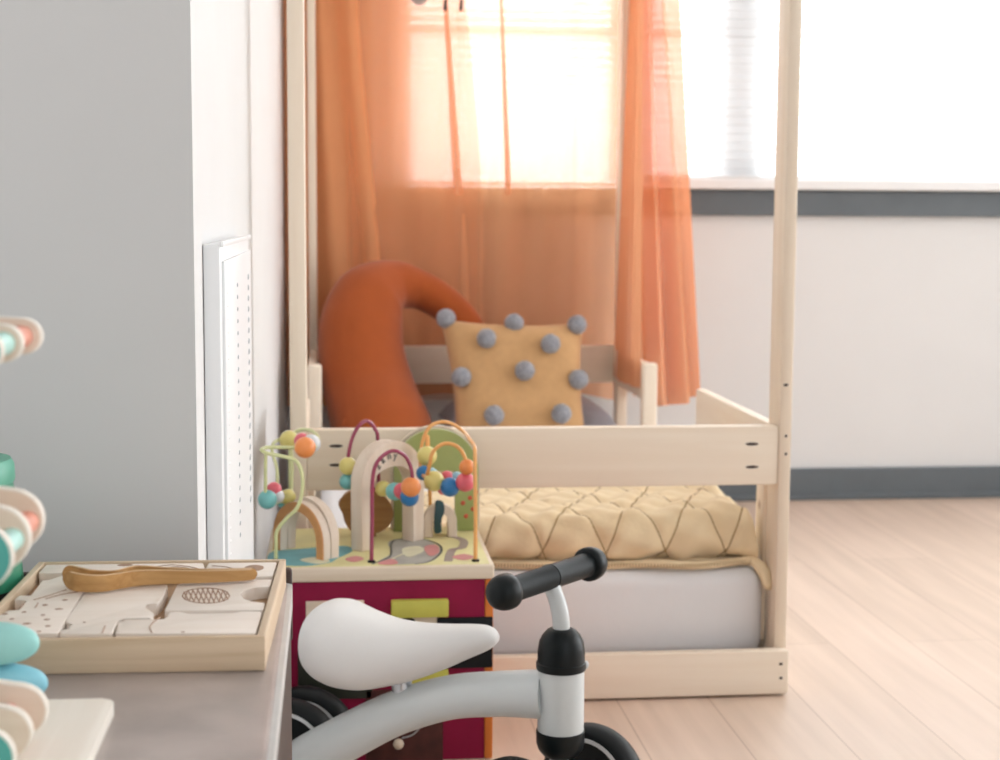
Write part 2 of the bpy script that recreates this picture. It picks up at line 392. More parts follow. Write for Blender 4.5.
# window: frame, panes, sill
b = nb()
for x0, x1 in ((WX0, .20), (.72, .83), (.996, 1.123), (1.98, 2.05), (3.2, WX1)): bx(b, (x0, YB + .050, WZ0), (x1, YB + .095, WZ1), .003)
bx(b, (.775, YB + .050, WZ0), (WX1, YB + .095, WZ0 + .012), .003); bx(b, (WX0, YB + .050, .8195), (.775, YB + .095, .826), .002); bx(b, (WX0, YB + .050, .82), (.20, YB + .095, WZ0 + .01), .002); bx(b, (WX0, YB + .050, WZ1 - .05), (WX1, YB + .095, WZ1), .003)
bx(b, (WX0, YB + .055, 1.212), (WX1, YB + .085, 1.236), .002)
win = struct('window_1', b, WHITE)
b = nb(); bx(b, (.20, YB + .07, .826), (.72, YB + .074, WZ1 - .05)); link('pane', b, PANE, win, False)
for x0, x1 in ((.83, .996), (1.123, 1.98), (2.05, 3.2)):
    b = nb(); bx(b, (x0, YB + .07, WZ0 + .012), (x1, YB + .074, WZ1 - .05)); link('pane', b, PANE, win, False)

# venetian blinds, slats turned nearly shut
for bx0, bx1, bz, lab, cords in ((WX0 + .02, .772, .826, 'white venetian blind of thin slats behind the apricot canopy curtain', (.32, .62)),
                          (.778, WX1 - .02, WZ0 + .006, 'wide white venetian blind over the bright window right of the curtain', (1.02, 1.10, 1.55, 2.4, 3.0))):
    bl = thing('venetian_blind', lab, 'blind', ((bx0 + bx1) / 2, YB + .02, bz), 'venetian blinds at the window')
    b = nb(); t = bz + .014
    while t < WZ1 - .05:
        bx(b, (bx0, YB + .008, t), (bx1, YB + .034, t + .0008), 0, 1, Matrix.Rotation(1.0, 3, 'X')); t += .0225
    link('slat', b, SLAT, bl, False)
    box_part('bottom_rail', (bx0, YB + .012, bz), (bx1, YB + .030, bz + .007), WHITE, bl)
    box_part('head_rail', (bx0, YB + .004, WZ1 - .045), (bx1, YB + .038, WZ1 - .003), WHITE, bl)
    for x in cords: tube_part('ladder_cord', [(x, YB + .021, bz + .002), (x, YB + .021, WZ1 - .02)], .0008, WHITE, bl, seg=6)

# white perforated cover on the receding wall
vt = thing('vent_cover', 'white perforated metal vent cover on the narrow wall beside the bed', 'vent', (-.118, 1.67, .17))
box_part('frame', (-.1175, 1.43, .17), (-.1024, 1.912, .722), VENTM, vt, .0015)
box_part('panel', (-.1026, 1.452, .19), (-.0995, 1.905, .706), VENTM, vt, .0008)
b = nb(); bx(b, (-.1026, 1.431, .7195), (-.0990, 1.911, .7245), .001); link('top_lip', b, VENTM, vt)
for yy, rr, m_ in ((1.484, .5, VENTM), (1.636, .75, SLOT_SHADE), (1.845, 1.15, SLOT_SHADE)):
    b = nb(); z = .676
    while z > .40:
        ball(b, (-.0998, yy, z), (.0011, .012 * rr, .0032 * rr), 8, 6); z -= .0126
    link('perforation', b, m_, vt)

# ------------------------------------------------------------------ bed
bed = thing('house_bed', 'unpainted pine toddler house bed frame with low rails and tall corner posts', 'bed', (.322, 3.09, 0))
FY, RY = 2.331, 3.86
def hole_row(parent, pts, r): 
    for p in pts:
        bb = nb(); ball(bb, p, r, 12, 8); link('screw_hole', bb, HOLE, parent)
def post(x0, x1, y0, y1, z0, z1, nm='post'):
    return box_part(nm, (x0, y0, z0), (x1, y1, z1), PINE_Z, bed, .003)
pl_ = post(-.066, -.041, FY, FY + .06, .005, 1.34)
pr_ = post(.689, .709, FY, FY + .062, .005, 1.34)
post(-.060, -.040, RY - .05, RY, .005, 1.34); post(.706, .732, RY - .05, RY, .005, 1.34)
hole_row(pr_, [at(786, y, FY) for y in (436, 454)], (.0022, .0012, .0022))
hole_row(pr_, [at(786, 385, FY)], (.004, .0012, .0022))
hole_row(pl_, [at(301, 452, FY)], (.0022, .0012, .0022))
fr = box_part('foot_rail', (-.041, FY + .002, .333), (.689, FY + .026, .426), PINE_X, bed, .003)
hole_row(fr, [at(x, y, FY + .002) for x, y in ((336, 446), (336, 465), (752, 444), (752, 467))], (.0105, .0012, .0024))
box_part('head_rail', (-.040, RY - .03, .332), (.706, RY - .006, .425), PINE_X, bed, .003)
bb_ = box_part('base_board', (-.062, 2.308, .004), (.707, 2.329, .074), PINE_X, bed, .003)
hole_row(bb_, [at(x, y, 2.308) for x, y in ((781, 664), (781, 678))], (.0028, .0012, .0022))
box_part('base_board', (-.060, RY + .001, .004), (.714, RY + .02, .068), PINE_X, bed, .003)
# side boards low down, guard rails at the foot and at the head
for x0, x1 in ((-.060, -.042), (.694, .712)):
    box_part('side_board', (x0, FY + .064, .004), (x1, RY - .052, .068), PINE_Y, bed, .003)
box_part('guard_rail', (.697, FY + .063, .333), (.716, 2.925, .418), PINE_Y, bed, .003)
box_part('guard_rail', (-.062, FY + .063, .333), (-.044, 2.80, .418), PINE_Y, bed, .003)
box_part('guard_rail', (.697, 3.40, .333), (.716, RY - .052, .418), PINE_Y, bed, .003)
box_part('guard_rail', (-.058, 3.40, .333), (-.040, RY - .052, .418), PINE_Y, bed, .003)
for x0, x1 in ((.683, .7165), (-.058, -.0265)):
    b = nb(); bx(b, (x0, 3.372, .066), (x1, 3.402, .424), .006, 3); link('rail_post', b, PINE_Z, bed)
post(.685, .6965, FY + .066, FY + .11, .066, .345, 'rail_post'); post(-.0435, -.030, FY + .066, FY + .11, .066, .345, 'rail_post')
post(.697, .716, 2.90, 2.93, .066, .335, 'rail_post'); post(-.062, -.044, 2.77, 2.80, .066, .335, 'rail_post')
box_part('slat_base', (-.04, FY + .024, .020), (.69, RY - .055, .045), PINE_Y, bed, .002)
# upper house frame, above the picture
for y0, y1 in ((FY, FY + .045), (RY - .045, RY)):
    for s in (-1, 1):
        xm = .3245; x = xm + s * .377
        b = nb(); prism(b, [(x + s * .012, y0, 1.32), (x - s * .02, y0, 1.32), (xm, y0, 1.70), (xm, y0, 1.755)], (0, y1 - y0, 0), .002); link('rafter', b, PINE_Z, bed)
box_part('ridge_beam', (.312, FY - .02, 1.745), (.337, RY + .02, 1.79), PINE_Y, bed, .003)
for x0 in (-.062, .692): box_part('eave_beam', (x0, FY + .05, 1.30), (x0 + .02, RY - .05, 1.345), PINE_Y, bed, .003)
box_part('cross_rail', (-.115, RY - .002, 1.335), (.80, RY + .022, 1.38), PINE_X, bed, .003)

# mattress
b = nb(); bx(b, (-.028, 2.362, .046), (.682, 3.785, .191), .026, 5)
mtx = link('mattress', b, MATT); tag(mtx, 'white sheeted mattress lying in the pine house bed frame', 'mattress')

# quilt: puffy folded slab with stitched zigzag lines
QX0, QX1, QP, QK, QZ = .035, .672, .098, .42, .2035
def q_dist(x, q):
    a = abs(((x + q * QK) / QP) % 1 - .5) * QP; c = abs(((x - q * QK) / QP + .3) % 1 - .5) * QP
    return min(a, c)
def q_surf(x, q, lift=0.0):
    u = (x - QX0) / (QX1 - QX0)
    T = .054 + .026 * u; depth = .30 + .16 * u
    e = min(1, max(0, (QX1 - x) / .03)); e = math.sqrt(max(0.0, 1 - (1 - e) ** 2)); T *= .55 + .45 * e
    R = T / 2; arc = math.pi * R; L = depth - 2 * R
    q = q * (2 * arc + L)
    if q < arc: an = -math.pi / 2 - q / R; y, z = R + R * math.cos(an), R + R * math.sin(an)
    elif q < arc + L: an = math.pi / 2; y, z = R + (q - arc), 2 * R
    else: an = math.pi / 2 - (q - arc - L) / R; y, z = R + L + R * math.cos(an), R + R * math.sin(an)
    d = q_dist(x, q); w = min(1, q / (.2 * arc)) * (1 if q < arc + L else .3)
    h = (.0052 * (1 - math.exp(-(d / .008) ** 1.1)) + .003 * math.sin(x * 41 + q * 13) * math.sin(q * 33 - x * 17) + .0028 * math.sin(x * 97 - q * 61) + .0016 * math.sin(x * 53 + q * 140)) * w
    h += lift
    return Vector((x, 2.388 + .010 * math.sin(x * 9) + .006 * math.sin(x * 23 + 1) + y + math.cos(an) * h, QZ + z + math.sin(an) * h)), 2 * arc + L
def quilt():
    nx, ny = 200, 110; bm = nb()
    rows = [[bm.verts.new(q_surf(QX0 + (QX1 - QX0) * i / nx, j / ny)[0]) for j in range(ny + 1)] for i in range(nx + 1)]
    for a, c in zip(rows, rows[1:]):
        for j in range(ny): bm.faces.new((a[j], a[j + 1], c[j + 1], c[j]))
        bm.faces.new((a[ny], a[0], c[0], c[ny]))
    bm.faces.new(rows[0]); bm.faces.new(rows[-1][::-1])
    return bm
qt = thing('quilt', 'folded straw yellow stitched quilt lying across the foot of the mattress', 'quilt', (.35, 2.6, .19))
fold_ = link('folded_layer', quilt(), QUILT, qt, True, 60)
b = nb()
for sg, ph in ((1, 0), (-1, .3)):
    for k in range(-8, 18):
        P = []
        for j in range(0, 61):
            q = .012 + .40 * j / 60
            x = (k + .5 - ph) * QP - sg * q * QK
            if QX0 + .004 < x < QX1 - .012:
                tot = q_surf(x, 0)[1]
                P.append(q_surf(x, q / tot, .0004)[0])
        if len(P) > 3: tube(b, P, .0013, 6)
link('shaded_stitching', b, STITCH, fold_, True, 60)  # stitch lines, coloured dark to include the shade of the quilted grooves
b = nb()
prof = []
for i in range(61):
    x = .035 + .632 * i / 60
    prof.append((x, 2.384 + .010 * math.sin(x * 9) + .006 * math.sin(x * 31), .1995 + .0015 * math.sin(x * 40)))
prof += [(.676, 2.372, .194), (.683, 2.364, .182), (.685, 2.359, .170)]
tube(b, prof, [.0080] * 59 + [.009, .010, .012, .013, .011], seg=10, flat=(1, .8), dome=True)
bx(b, (.04, 2.40, .1918), (.664, 2.70, .2035), .003)
hem = link('bottom_layer', b, QUILT, qt)
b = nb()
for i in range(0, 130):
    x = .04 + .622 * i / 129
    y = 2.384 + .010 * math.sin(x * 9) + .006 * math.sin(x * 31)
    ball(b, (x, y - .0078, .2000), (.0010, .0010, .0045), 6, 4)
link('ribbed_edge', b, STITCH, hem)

# grey pillow
def pillow_mesh(c, w, h, t, M, n=26, pinch=.08):
    bm = nb(); top = {}; bot = {}
    for i in range(n + 1):
        for j in range(n + 1):
            u, v = i / n * 2 - 1, j / n * 2 - 1
            fu, fv = (1 - u ** 4), (1 - v ** 4)
            z = t * (max(0, fu * fv)) ** .55
            px = u * w * (1 - pinch * (1 - v * v) * abs(u)); pz = v * h * (1 - pinch * (1 - u * u) * abs(v))
            edge = i in (0, n) or j in (0, n)
            p = M @ Vector((px, -z, pz)); top[i, j] = bm.verts.new(p + Vector(c))
            bot[i, j] = top[i, j] if edge else bm.verts.new(M @ Vector((px, z, pz)) + Vector(c))
    for i in range(n):
        for j in range(n):
            bm.faces.new((top[i, j], top[i + 1, j], top[i + 1, j + 1], top[i, j + 1]))
            bm.faces.new((bot[i, j], bot[i, j + 1], bot[i + 1, j + 1], bot[i + 1, j]))
    return bm
b = pillow_mesh((.455, 3.635, .262), .205, .14, .066, Matrix.Rotation(math.radians(-90), 3, 'X'))
tag(link('bed_pillow', b, GREYC), 'flat grey pillow on the mattress under the rust and mustard cushions', 'pillow')

# rust nursing pillow
pts = [(395, 470, 3.40), (383, 432, 3.46), (371, 396, 3.53), (362, 360, 3.58), (361, 328, 3.62), (370, 300, 3.66), (393, 286, 3.70), (420, 290, 3.72), (446, 305, 3.71), (466, 325, 3.70), (478, 348, 3.69)]
rr = [.105, .112, .105, .101, .098, .089, .062, .047, .043, .040, .036]
b = nb(); tube(b, [at(*p) for p in pts], rr, 28, 6, dome=True)
# press the underside flat on the bedding
for v in b.verts:
    if v.co.z < .215: v.co.z = .215 - (.215 - v.co.z) * .12
np_ = thing('nursing_pillow', 'rust orange horseshoe nursing pillow standing up at the head of the bed', 'pillow', (.15, 3.55, .2))
link('cover', b, RUST, np_, True, 80)
b = nb(); tube(b, [at(343, 424, 3.395), at(352, 412, 3.41), at(362, 404, 3.43), at(372, 398, 3.44)], .0035, 8, 4, dome=True); link('seam', b, RUST, np_)

# mustard pom-pom cushion
cu = thing('pompom_cushion', 'square mustard cushion covered in grey pom-poms leaning at the bed head', 'cushion', (.40, 3.46, .22))
TL, TR, BR, BL = at(440, 319, 3.52), at(583, 323, 3.52), at(588, 452, 3.38), at(456, 452, 3.38)
cc = (TL + TR + BR + BL) / 4
def cush(u, v, side):
    p = (TL * (1 - u) + TR * u) * (1 - v) + (BL * (1 - u) + BR * u) * v
    U, Vv = u * 2 - 1, v * 2 - 1
    k = .055 * max(0, (1 - U ** 4) * (1 - Vv ** 4)) ** .55
    p = p + (cc - p) * .07 * (1 - min(abs(U), 1) ** 2 * min(abs(Vv), 1) ** 2) * max(abs(U), abs(Vv)) ** 3
    return p + Vector((0, -.92, .39)) * k * side
b = nb(); n = 28; top = {}; bot = {}
for i in range(n + 1):
    for j in range(n + 1):
        top[i, j] = b.verts.new(cush(i / n, j / n, 1)); bot[i, j] = top[i, j] if i in (0, n) or j in (0, n) else b.verts.new(cush(i / n, j / n, -1))
for i in range(n):
    for j in range(n):
        b.faces.new((top[i, j], top[i + 1, j], top[i + 1, j + 1], top[i, j + 1])); b.faces.new((bot[i, j], bot[i, j + 1], bot[i + 1, j + 1], bot[i + 1, j]))
link('cover', b, MUSTARD, cu, True, 70)
def px_of(p):
    d = Vector(p) - CO; z = d.dot(CF); return 500 + FPX * d.dot(CR) / z, 380 - FPX * d.dot(CU) / z
grid = [(i / 60, j / 60) for i in range(61) for j in range(61)]
gpx = [px_of(cush(u, v, 1) + Vector((0, -.016, .004))) for u, v in grid]
for x, y in ((447, 318), (513, 322), (577, 325.5), (486.5, 337.5), (551, 343), (525.5, 370), (461, 378), (578, 380), (493.5, 415.5), (560.5, 414.5)):
    u, v = grid[min(range(len(grid)), key=lambda k: (gpx[k][0] - x) ** 2 + (gpx[k][1] - y) ** 2)]
    p = cush(u, v, 1) + Vector((0, -.016, .004))
    b = nb()
    g = bmesh.ops.create_icosphere(b, subdivisions=4, radius=.0215)['verts']
    for q in g: q.co = q.co * (1 + random.uniform(-.07, .07)) + p
    link('pompom', b, POMPOM, cu, True, 180)

# ------------------------------------------------------------------ canopy curtain
def sheet(fn, nu, nv):
    bm = nb(); g = [[bm.verts.new(fn(i / nu, j / nv)) for j in range(nv + 1)] for i in range(nu + 1)]
    for i in range(nu):
        for j in range(nv): bm.faces.new((g[i][j], g[i + 1][j], g[i + 1][j + 1], g[i][j + 1]))
    return bm
ct = thing('canopy_curtain', 'sheer apricot canopy curtain draped over the head of the house bed', 'curtain', (.32, 3.9, .28))
def bump1(x, c, w): return math.exp(-((x - c) / w) ** 2)
def back(u, v):      # v 0 bottom, 1 top
    x = -.118 + .862 * u
    z = .285 + 1.085 * v + (1 - v) * .012 * math.sin(u * 17)
    y = 3.915 + .006 * math.sin(x * 38 + v * 2) + .004 * math.sin(x * 71 - v * 3)
    for c0, c1, a, w in ((.305, .335, .014, .016), (.425, .40, .012, .018), (.52, .55, .010, .03), (.62, .60, .008, .03)):
        y -= a * bump1(x, c0 * v + c1 * (1 - v), w * (1.5 - .5 * v))
    return (x, y, z)
link('back_panel', sheet(back, 240, 40), CURT, ct, True, 180)
def pleat(px_top, px_bot, amp, w):
    """a gathered fold that doubles the cloth"""
    def f(u, v):
        x0 = px_bot[0] + (px_top[0] - px_bot[0]) * v; x1 = px_bot[1] + (px_top[1] - px_bot[1]) * v
        x = x0 + (x1 - x0) * u
        return (x, 3.888 - amp * math.sin(u * math.pi), .80 + .57 * v)
    return f
def left(u, v):
    w0 = .075 + .055 * (1 - v) ** 1.5 + .012 * math.sin(v * 5.0)
    x = -.116 + (w0 + .116) * u
    y = 3.897 - .012 * math.sin(u * 15 + v) - .010 * u * math.sin(v * 2)
    return (x, y, .27 + 1.10 * v)
link('left_panel', sheet(left, 70, 30), CURTL, ct, True, 180)
def middle(u, v):
    x1 = .368 - .052 * max(0, (v - .5) * 2) ** 1.3
    x = .04 + (x1 - .04) * u
    y = 3.899 - .008 * math.sin(u * 11 + v * 2) - .012 * bump1(u, 1, .05)
    # a diagonal drag fold below the window
    y -= .016 * bump1(x, .09 + .26 * max(0, .5 - v), .022) * (v < .52) * min(1, (.52 - v) * 12)
    return (x, y, .285 + 1.085 * v)
link('middle_panel', sheet(middle, 90, 60), CURTM, ct, True, 180)
for tp_, bt_, a in (((.268, .276), (.300, .322), .006), ((.410, .416), (.43, .445), .005)):
    link('fold', sheet(pleat(tp_, bt_, a, 0), 8, 30), CURTR, ct, True, 180)
# right swath: one length inside the corner post, one outside it
def swath(PB, PT, ph):
    CB, CT_ = cat(PB, 12), cat(PT, 12); n = len(CB) - 1
    def f(u, v):
        i = min(int(u * n + .5), n); e = v ** .75
        p = CB[i] * (1 - e) + CT_[i] * e
        return (p.x + .003 * math.sin(u * 34 + ph) * (1 - v * .4), p.y, p.z)
    return sheet(f, n, 36)
link('right_inner_panel', swath([(.694, 3.80, .352), (.6935, 3.72, .352), (.682, 3.64, .354), (.691, 3.56, .356), (.684, 3.50, .358), (.690, 3.44, .362)],
     [(.722, 3.79, 1.375), (.731, 3.77, 1.375), (.724, 3.75, 1.375), (.733, 3.73, 1.375), (.727, 3.71, 1.375), (.733, 3.69, 1.375)], 0), CURTR, ct, True, 180)
link('right_outer_panel', swath([(.745, 3.82, .30), (.760, 3.72, .305), (.742, 3.62, .30), (.768, 3.54, .308), (.795, 3.62, .30), (.825, 3.55, .312), (.850, 3.62, .318), (.868, 3.58, .326)],
     [(.72, 3.86, 1.375), (.738, 3.82, 1.375), (.728, 3.78, 1.375), (.75, 3.74, 1.375), (.762, 3.78, 1.375), (.78, 3.74, 1.375), (.795, 3.78, 1.375), (.828, 3.74, 1.375)], 2), CURTR, ct, True, 180)

# hanging plush
hp = thing('hanging_toy', 'small beige plush toy with dangling dark-tipped legs hung above the bed', 'toy', (.24, 3.80, 1.27))
b = nb(); ball(b, at(419, -22, 3.80), (.034, .032, .064)); ball(b, at(442, -46, 3.80), (.066, .034, .036), M=Matrix.Rotation(-.3, 3, 'Y')); link('body', b, PLUSH, hp)
for x in (445, 461):
    lg = tube_part('leg', [at(x, -42, 3.80), at(x + .5, 2, 3.80)], .0028, PLUSH, hp, seg=8)
    b = nb(); tube(b, [at(x + .5, 0, 3.80), at(x, 9, 3.80)], [.0036, .0046], 10, dome=True); link('foot', b, BLACKM, lg)
p0 = at(440, -58, 3.80)
tube_part('string', [p0, (p0.x + .03, 3.805, 1.585)], .001, WHITE, hp, seg=6)

# ------------------------------------------------------------------ table
ZT = .454
tb = thing('low_cabinet', 'low dark brown cabinet with a stone grey top in the left foreground', 'table', (-.45, .77, 0))
def rrect(x0, y0, x1, y1, z, r, n=6, which=(1, 1, 1, 1)):
    o = []
    for (cx, cy, a0), k in zip(((x1 - r, y1 - r, 0), (x0 + r, y1 - r, 90), (x0 + r, y0 + r, 180), (x1 - r, y0 + r, 270)), which):
        if not k: o.append(Vector((x1 if a0 in (0, 270) else x0, y1 if a0 in (0, 90) else y0, z))); continue
        for i in range(n + 1):
            a = math.radians(a0 + 90 * i / n); o.append(Vector((cx + r * math.cos(a), cy + r * math.sin(a), z)))
    return o
TY1 = 1.238
b = nb(); prism(b, rrect(-.95, .30, -.0375, TY1 - .003, ZT, .006), (0, 0, -.018), .0006); link('top', b, TABLETOP, tb)
b = nb()
o_, i_ = rrect(-.9535, .2965, -.034, TY1, ZT - .0004, .008), rrect(-.95, .30, -.0375, TY1 - .003, ZT - .0004, .006)
k = len(o_)
va = [b.verts.new(p) for p in o_]; vb = [b.verts.new(p) for p in i_]; vc = [b.verts.new(p - V(0, 0, .018)) for p in o_]; vd = [b.verts.new(p - V(0, 0, .018)) for p in i_]
for i in range(k):
    j = (i + 1) % k
    b.faces.new((va[i], va[j], vb[j], vb[i])); b.faces.new((vc[i], vc[j], va[j], va[i])); b.faces.new((vd[i], vd[j], vc[j], vc[i])); b.faces.new((vb[i], vb[j], vd[j], vd[i]))
link('edge_band', b, TEDGE, tb)
box_part('side_panel', (-.052, .31, .0), (-.0355, TY1 - .004, ZT - .0185), DARKWOOD, tb, .001)
box_part('side_panel', (-.948, .31, .0), (-.93, TY1 - .004, ZT - .0185), DARKWOOD, tb, .001)
box_part('back_panel', (-.93, TY1 - .02, .0), (-.052, TY1 - .006, ZT - .0185), DARKWOOD, tb, .001)
box_part('shelf', (-.93, .32, .05), (-.052, TY1 - .02, .066), DARKWOOD, tb, .001)
b = nb(); bx(b, (-.28, TY1 + .0005, ZT - .05), (-.0345, TY1 + .012, ZT + .0105), .003, 3); link('back_ledge', b, DARKWOOD, tb)

# ------------------------------------------------------------------ puzzle box
ZB = ZT + .0003
TW, TD, TH, TA = .1925, .2285, .0228, math.radians(-1.7)
TO = Vector((-.0455, .993, ZB))                      # front right corner of the tray
TEX, TEY = Vector((-math.cos(TA), -math.sin(TA), 0)), Vector((-math.sin(TA), math.cos(TA), 0))
pb = thing('puzzle_tray', 'shallow beech puzzle tray on the grey cabinet top beneath the bamboo tongs', 'tray', TO + TEX * TW / 2 + TEY * TD / 2)
tk = .0052
def tray_box(nm, u0, u1, v0, v1, z0, z1, m_, bev):
    b = nb(); prism(b, [TO + TEX * u + TEY * v + V(0, 0, z1) for u, v in ((u0, v0), (u1, v0), (u1, v1), (u0, v1))], (0, 0, z0 - z1), bev); return link(nm, b, m_, pb)
tray_box('side_wall', 0, TW, 0, tk, 0, TH, BEECH_X, .0006); tray_box('side_wall', 0, TW, TD - tk, TD, 0, TH, BEECH_X, .0006)
tray_box('side_wall', 0, tk, tk, TD - tk, 0, TH, BEECH_Y, .0006); tray_box('side_wall', TW - tk, TW, tk, TD - tk, 0, TH, BEECH_Y, .0006)
tray_box('tray_floor', tk, TW - tk, tk, TD - tk, 0, .0125, BOXFLOOR, .0002)
ZP = ZB + .0218
def clampxy(p):
    d = p - TO; u = min(max(d.dot(TEX), tk + .001), TW - tk - .001); v = min(max(d.dot(TEY), tk + .001), TD - tk - .001)
    q = TO + TEX * u + TEY * v; return Vector((q.x, q.y, p.z))
def shrink(P, d):
    c = sum(P, Vector()) / len(P); return [p + (c - p).normalized() * d for p in P]
def corner_round(P, r=.0022, n=3):
    o = []; k = len(P)
    for i in range(k):
        a, p, c = P[i - 1], P[i], P[(i + 1) % k]
        da, dc = a - p, c - p; q = min(r, da.length * .4, dc.length * .4)
        s, e = p + da.normalized() * q, p + dc.normalized() * q
        for j in range(n + 1):
            t = j / n; o.append(s * (1 - t) ** 2 + p * 2 * t * (1 - t) + e * t * t)
    return o
def block(px, label, marks=None, r=.0022):
    P = [clampxy(at_z(x, y, ZP)) for x, y in px]
    P = corner_round(shrink(P, .0007), r)
    c = sum(P, Vector()) / len(P); c.z = ZB + .0126
    t = thing('puzzle_block', label, 'puzzle piece', c, 'wooden puzzle blocks in the tray')
    b = nb(); prism(b, P, (0, 0, -.0091), .0006); link('block', b, BLOCK, t)
    if marks:
        b = nb()
        for kind, q in marks:
            if kind == 'dot':
                x, y, w, h = q; p = at_z(x, y, ZP); pe = at_z(x + w, y, ZP); pf = at_z(x, y - h, ZP)
                ball(b, p, (abs(pe.x - p.x), abs(pf.y - p.y), .00035), 12, 6)
            else:
                tube(b, [at_z(x, y, ZP) for x, y in q], .0005, 6, 3 if len(q) > 2 else 0)
        link('engraving', b, ENGR, t)
    return t
# outlines follow the pieces from the photograph, on the plane of their top faces
block([(43, 562), (205, 561), (206, 569), (196, 572), (62, 573), (33, 573)], 'long pale puzzle block along the back edge of the tray, behind the tongs',
      [('dot', (125, 565, 8, 1.2)), ('line', [(150, 568), (172, 565), (195, 568), (203, 571)]), ('line', [(158, 569), (178, 567), (196, 570)])])
block([(209, 561), (279, 560.5), (275.5, 576), (246, 577.5), (203, 572)], 'puzzle block with a brown oval patch in the back right tray corner',
      [('dot', (254, 568, 10, 3.3)), ('line', [(212, 566), (226, 567), (240, 571)]), ('line', [(215, 570), (228, 570), (236, 573)])])
block([(64, 574.5), (110, 575), (100, 588), (84, 592), (58, 633.5), (-24, 633.5), (-10, 618), (8, 610.5), (20, 610.5), (27, 601), (13, 600), (19, 595), (31, 596), (42, 580), (50, 580)],
      'spotted puzzle block at the left front of the tray, beside the blue stones',
      [('dot', q) for q in ((45, 605, 3, .9), (65, 600, 3, .8), (24, 612, 2.5, .8), (43, 615, 2.4, .7), (59, 609, 4.5, .8), (47, 619.5, 3.5, .7), (27, 623.5, 4.5, .9), (48, 626, 3, .8), (12, 619, 2.5, .8), (39, 631.5, 2.4, .7), (5, 614, 3, .8))]
      + [('line', [(34, 600), (48, 596), (66, 590)]), ('line', [(46, 599), (60, 595), (78, 592)]), ('line', [(24, 604), (20, 608)]), ('line', [(38, 603), (35, 608)])])
block([(85, 592.5), (112, 588), (168, 584.5), (163.5, 597), (158.5, 603.2), (147, 604), (145.5, 607.5), (152, 611.5), (155, 614), (152.5, 618), (123, 618.5), (117, 622), (112, 633.5), (59, 633.5), (62, 630), (72, 629), (66, 627), (74, 624.5), (65, 622.5), (67, 617.5)],
      'large central puzzle block with a toothed lower corner, left of the beehive block',
      [('line', [(84, 622), (85, 622.8)]), ('line', [(105, 626), (102, 633)])], .0016)
hatch = []
for k in range(9):
    x = 186 + k * 5; h = 7.2 * math.sqrt(max(.02, 1 - ((x - 206) / 23.5) ** 2))
    hatch.append(('line', [(x - h * .35, 595.8 + h), (x + h * .35, 595.8 - h)])); hatch.append(('line', [(x - h * .55, 595.8 - h), (x + h * .55, 595.8 + h)]))
ell = [(206 + 23.5 * math.cos(a * .5236), 595.8 + 7.6 * math.sin(a * .5236)) for a in range(13)]
block([(177, 584), (205, 581), (273, 579), (271.4, 586.3), (256, 587), (245, 590), (241, 594), (244, 599), (254, 602.2), (266.5, 602.8), (264, 610), (163.5, 610.5)],
      'puzzle block with a cross-hatched beehive oval and a rounded notch', hatch + [('line', ell)])
block([(123, 620), (164, 619.5), (167, 616), (169, 612), (183, 611.6), (186, 613.8), (236, 613.2), (240, 611.4), (263.8, 611.2), (257.6, 633.5), (114, 633.5), (118, 623)],
      'puzzle block with a stubby trunk along the right front edge of the tray', [('line', [(160, 617), (150, 626), (152, 633)]), ('dot', (183, 632, 2.2, .5))], .003)

# bamboo tongs lying over the blocks
tg = thing('bamboo_tongs', 'pair of wavy bamboo tongs lying across the puzzle tray', 'tongs', (-.12, 1.13, ZB + .02))
ZG = ZP + .0015
def arm(nm, base, heights, thick, zoff=0.0):
    P = cat([at_z(x, y, ZG) for x, y in base], 8)
    n = len(P); b = nb(); rings = []
    hs = [heights[0] + (heights[1] - heights[0]) * (i / (n - 1)) for i in range(n)]
    for i, p in enumerate(P):
        d = (P[min(i + 1, n - 1)] - P[max(i - 1, 0)]).normalized(); s = Vector((-d.y, d.x, 0))
        e = 1.0
        for t in (i / (n - 1) / .09, (1 - i / (n - 1)) / .05): e = min(e, math.sqrt(max(0.02, 1 - (1 - min(1, t)) ** 2)))
        h = hs[i]; zc = p.z + hs[i] / 2 + zoff; hh = h / 2 * e
        rings.append([b.verts.new(Vector((p.x, p.y, zc)) + q) for q in (s * -thick / 2 + V(0, 0, -hh), s * thick / 2 + V(0, 0, -hh), s * thick / 2 + V(0, 0, hh), s * -thick / 2 + V(0, 0, hh))])
    for a, c in zip(rings, rings[1:]):
        for k in range(4): b.faces.new((a[k], a[(k + 1) % 4], c[(k + 1) % 4], c[k]))
    b.faces.new(rings[0][::-1]); b.faces.new(rings[-1])
    b.normal_update()
    edges = [e for e in b.edges if abs(e.calc_face_angle(0)) > .8]
    bmesh.ops.bevel(b, geom=edges, offset=.0004, segments=2, affect='EDGES')
    o = link(nm, b, BAMBOO, tg)
    e = nb(); tube(e, [Vector((p.x, p.y - thick / 2 * .7, p.z + hs[i] + zoff - .0002)) for i, p in list(enumerate(P))[4:-3]], .00045, 6); link('pale_edge', e, BAMBOOEDGE, o)
    return o
arm('near_arm', [(64, 588), (80, 591.5), (104, 591.5), (138, 585.5), (165, 583.8), (200, 583), (240, 581), (257, 579)], (.0142, .0078), .0024)
arm('far_arm', [(63, 583), (76, 584), (92, 586.5), (115, 586), (137, 580), (165, 580.5), (200, 581), (240, 579.5), (257, 578)], (.0142, .0078), .0024)

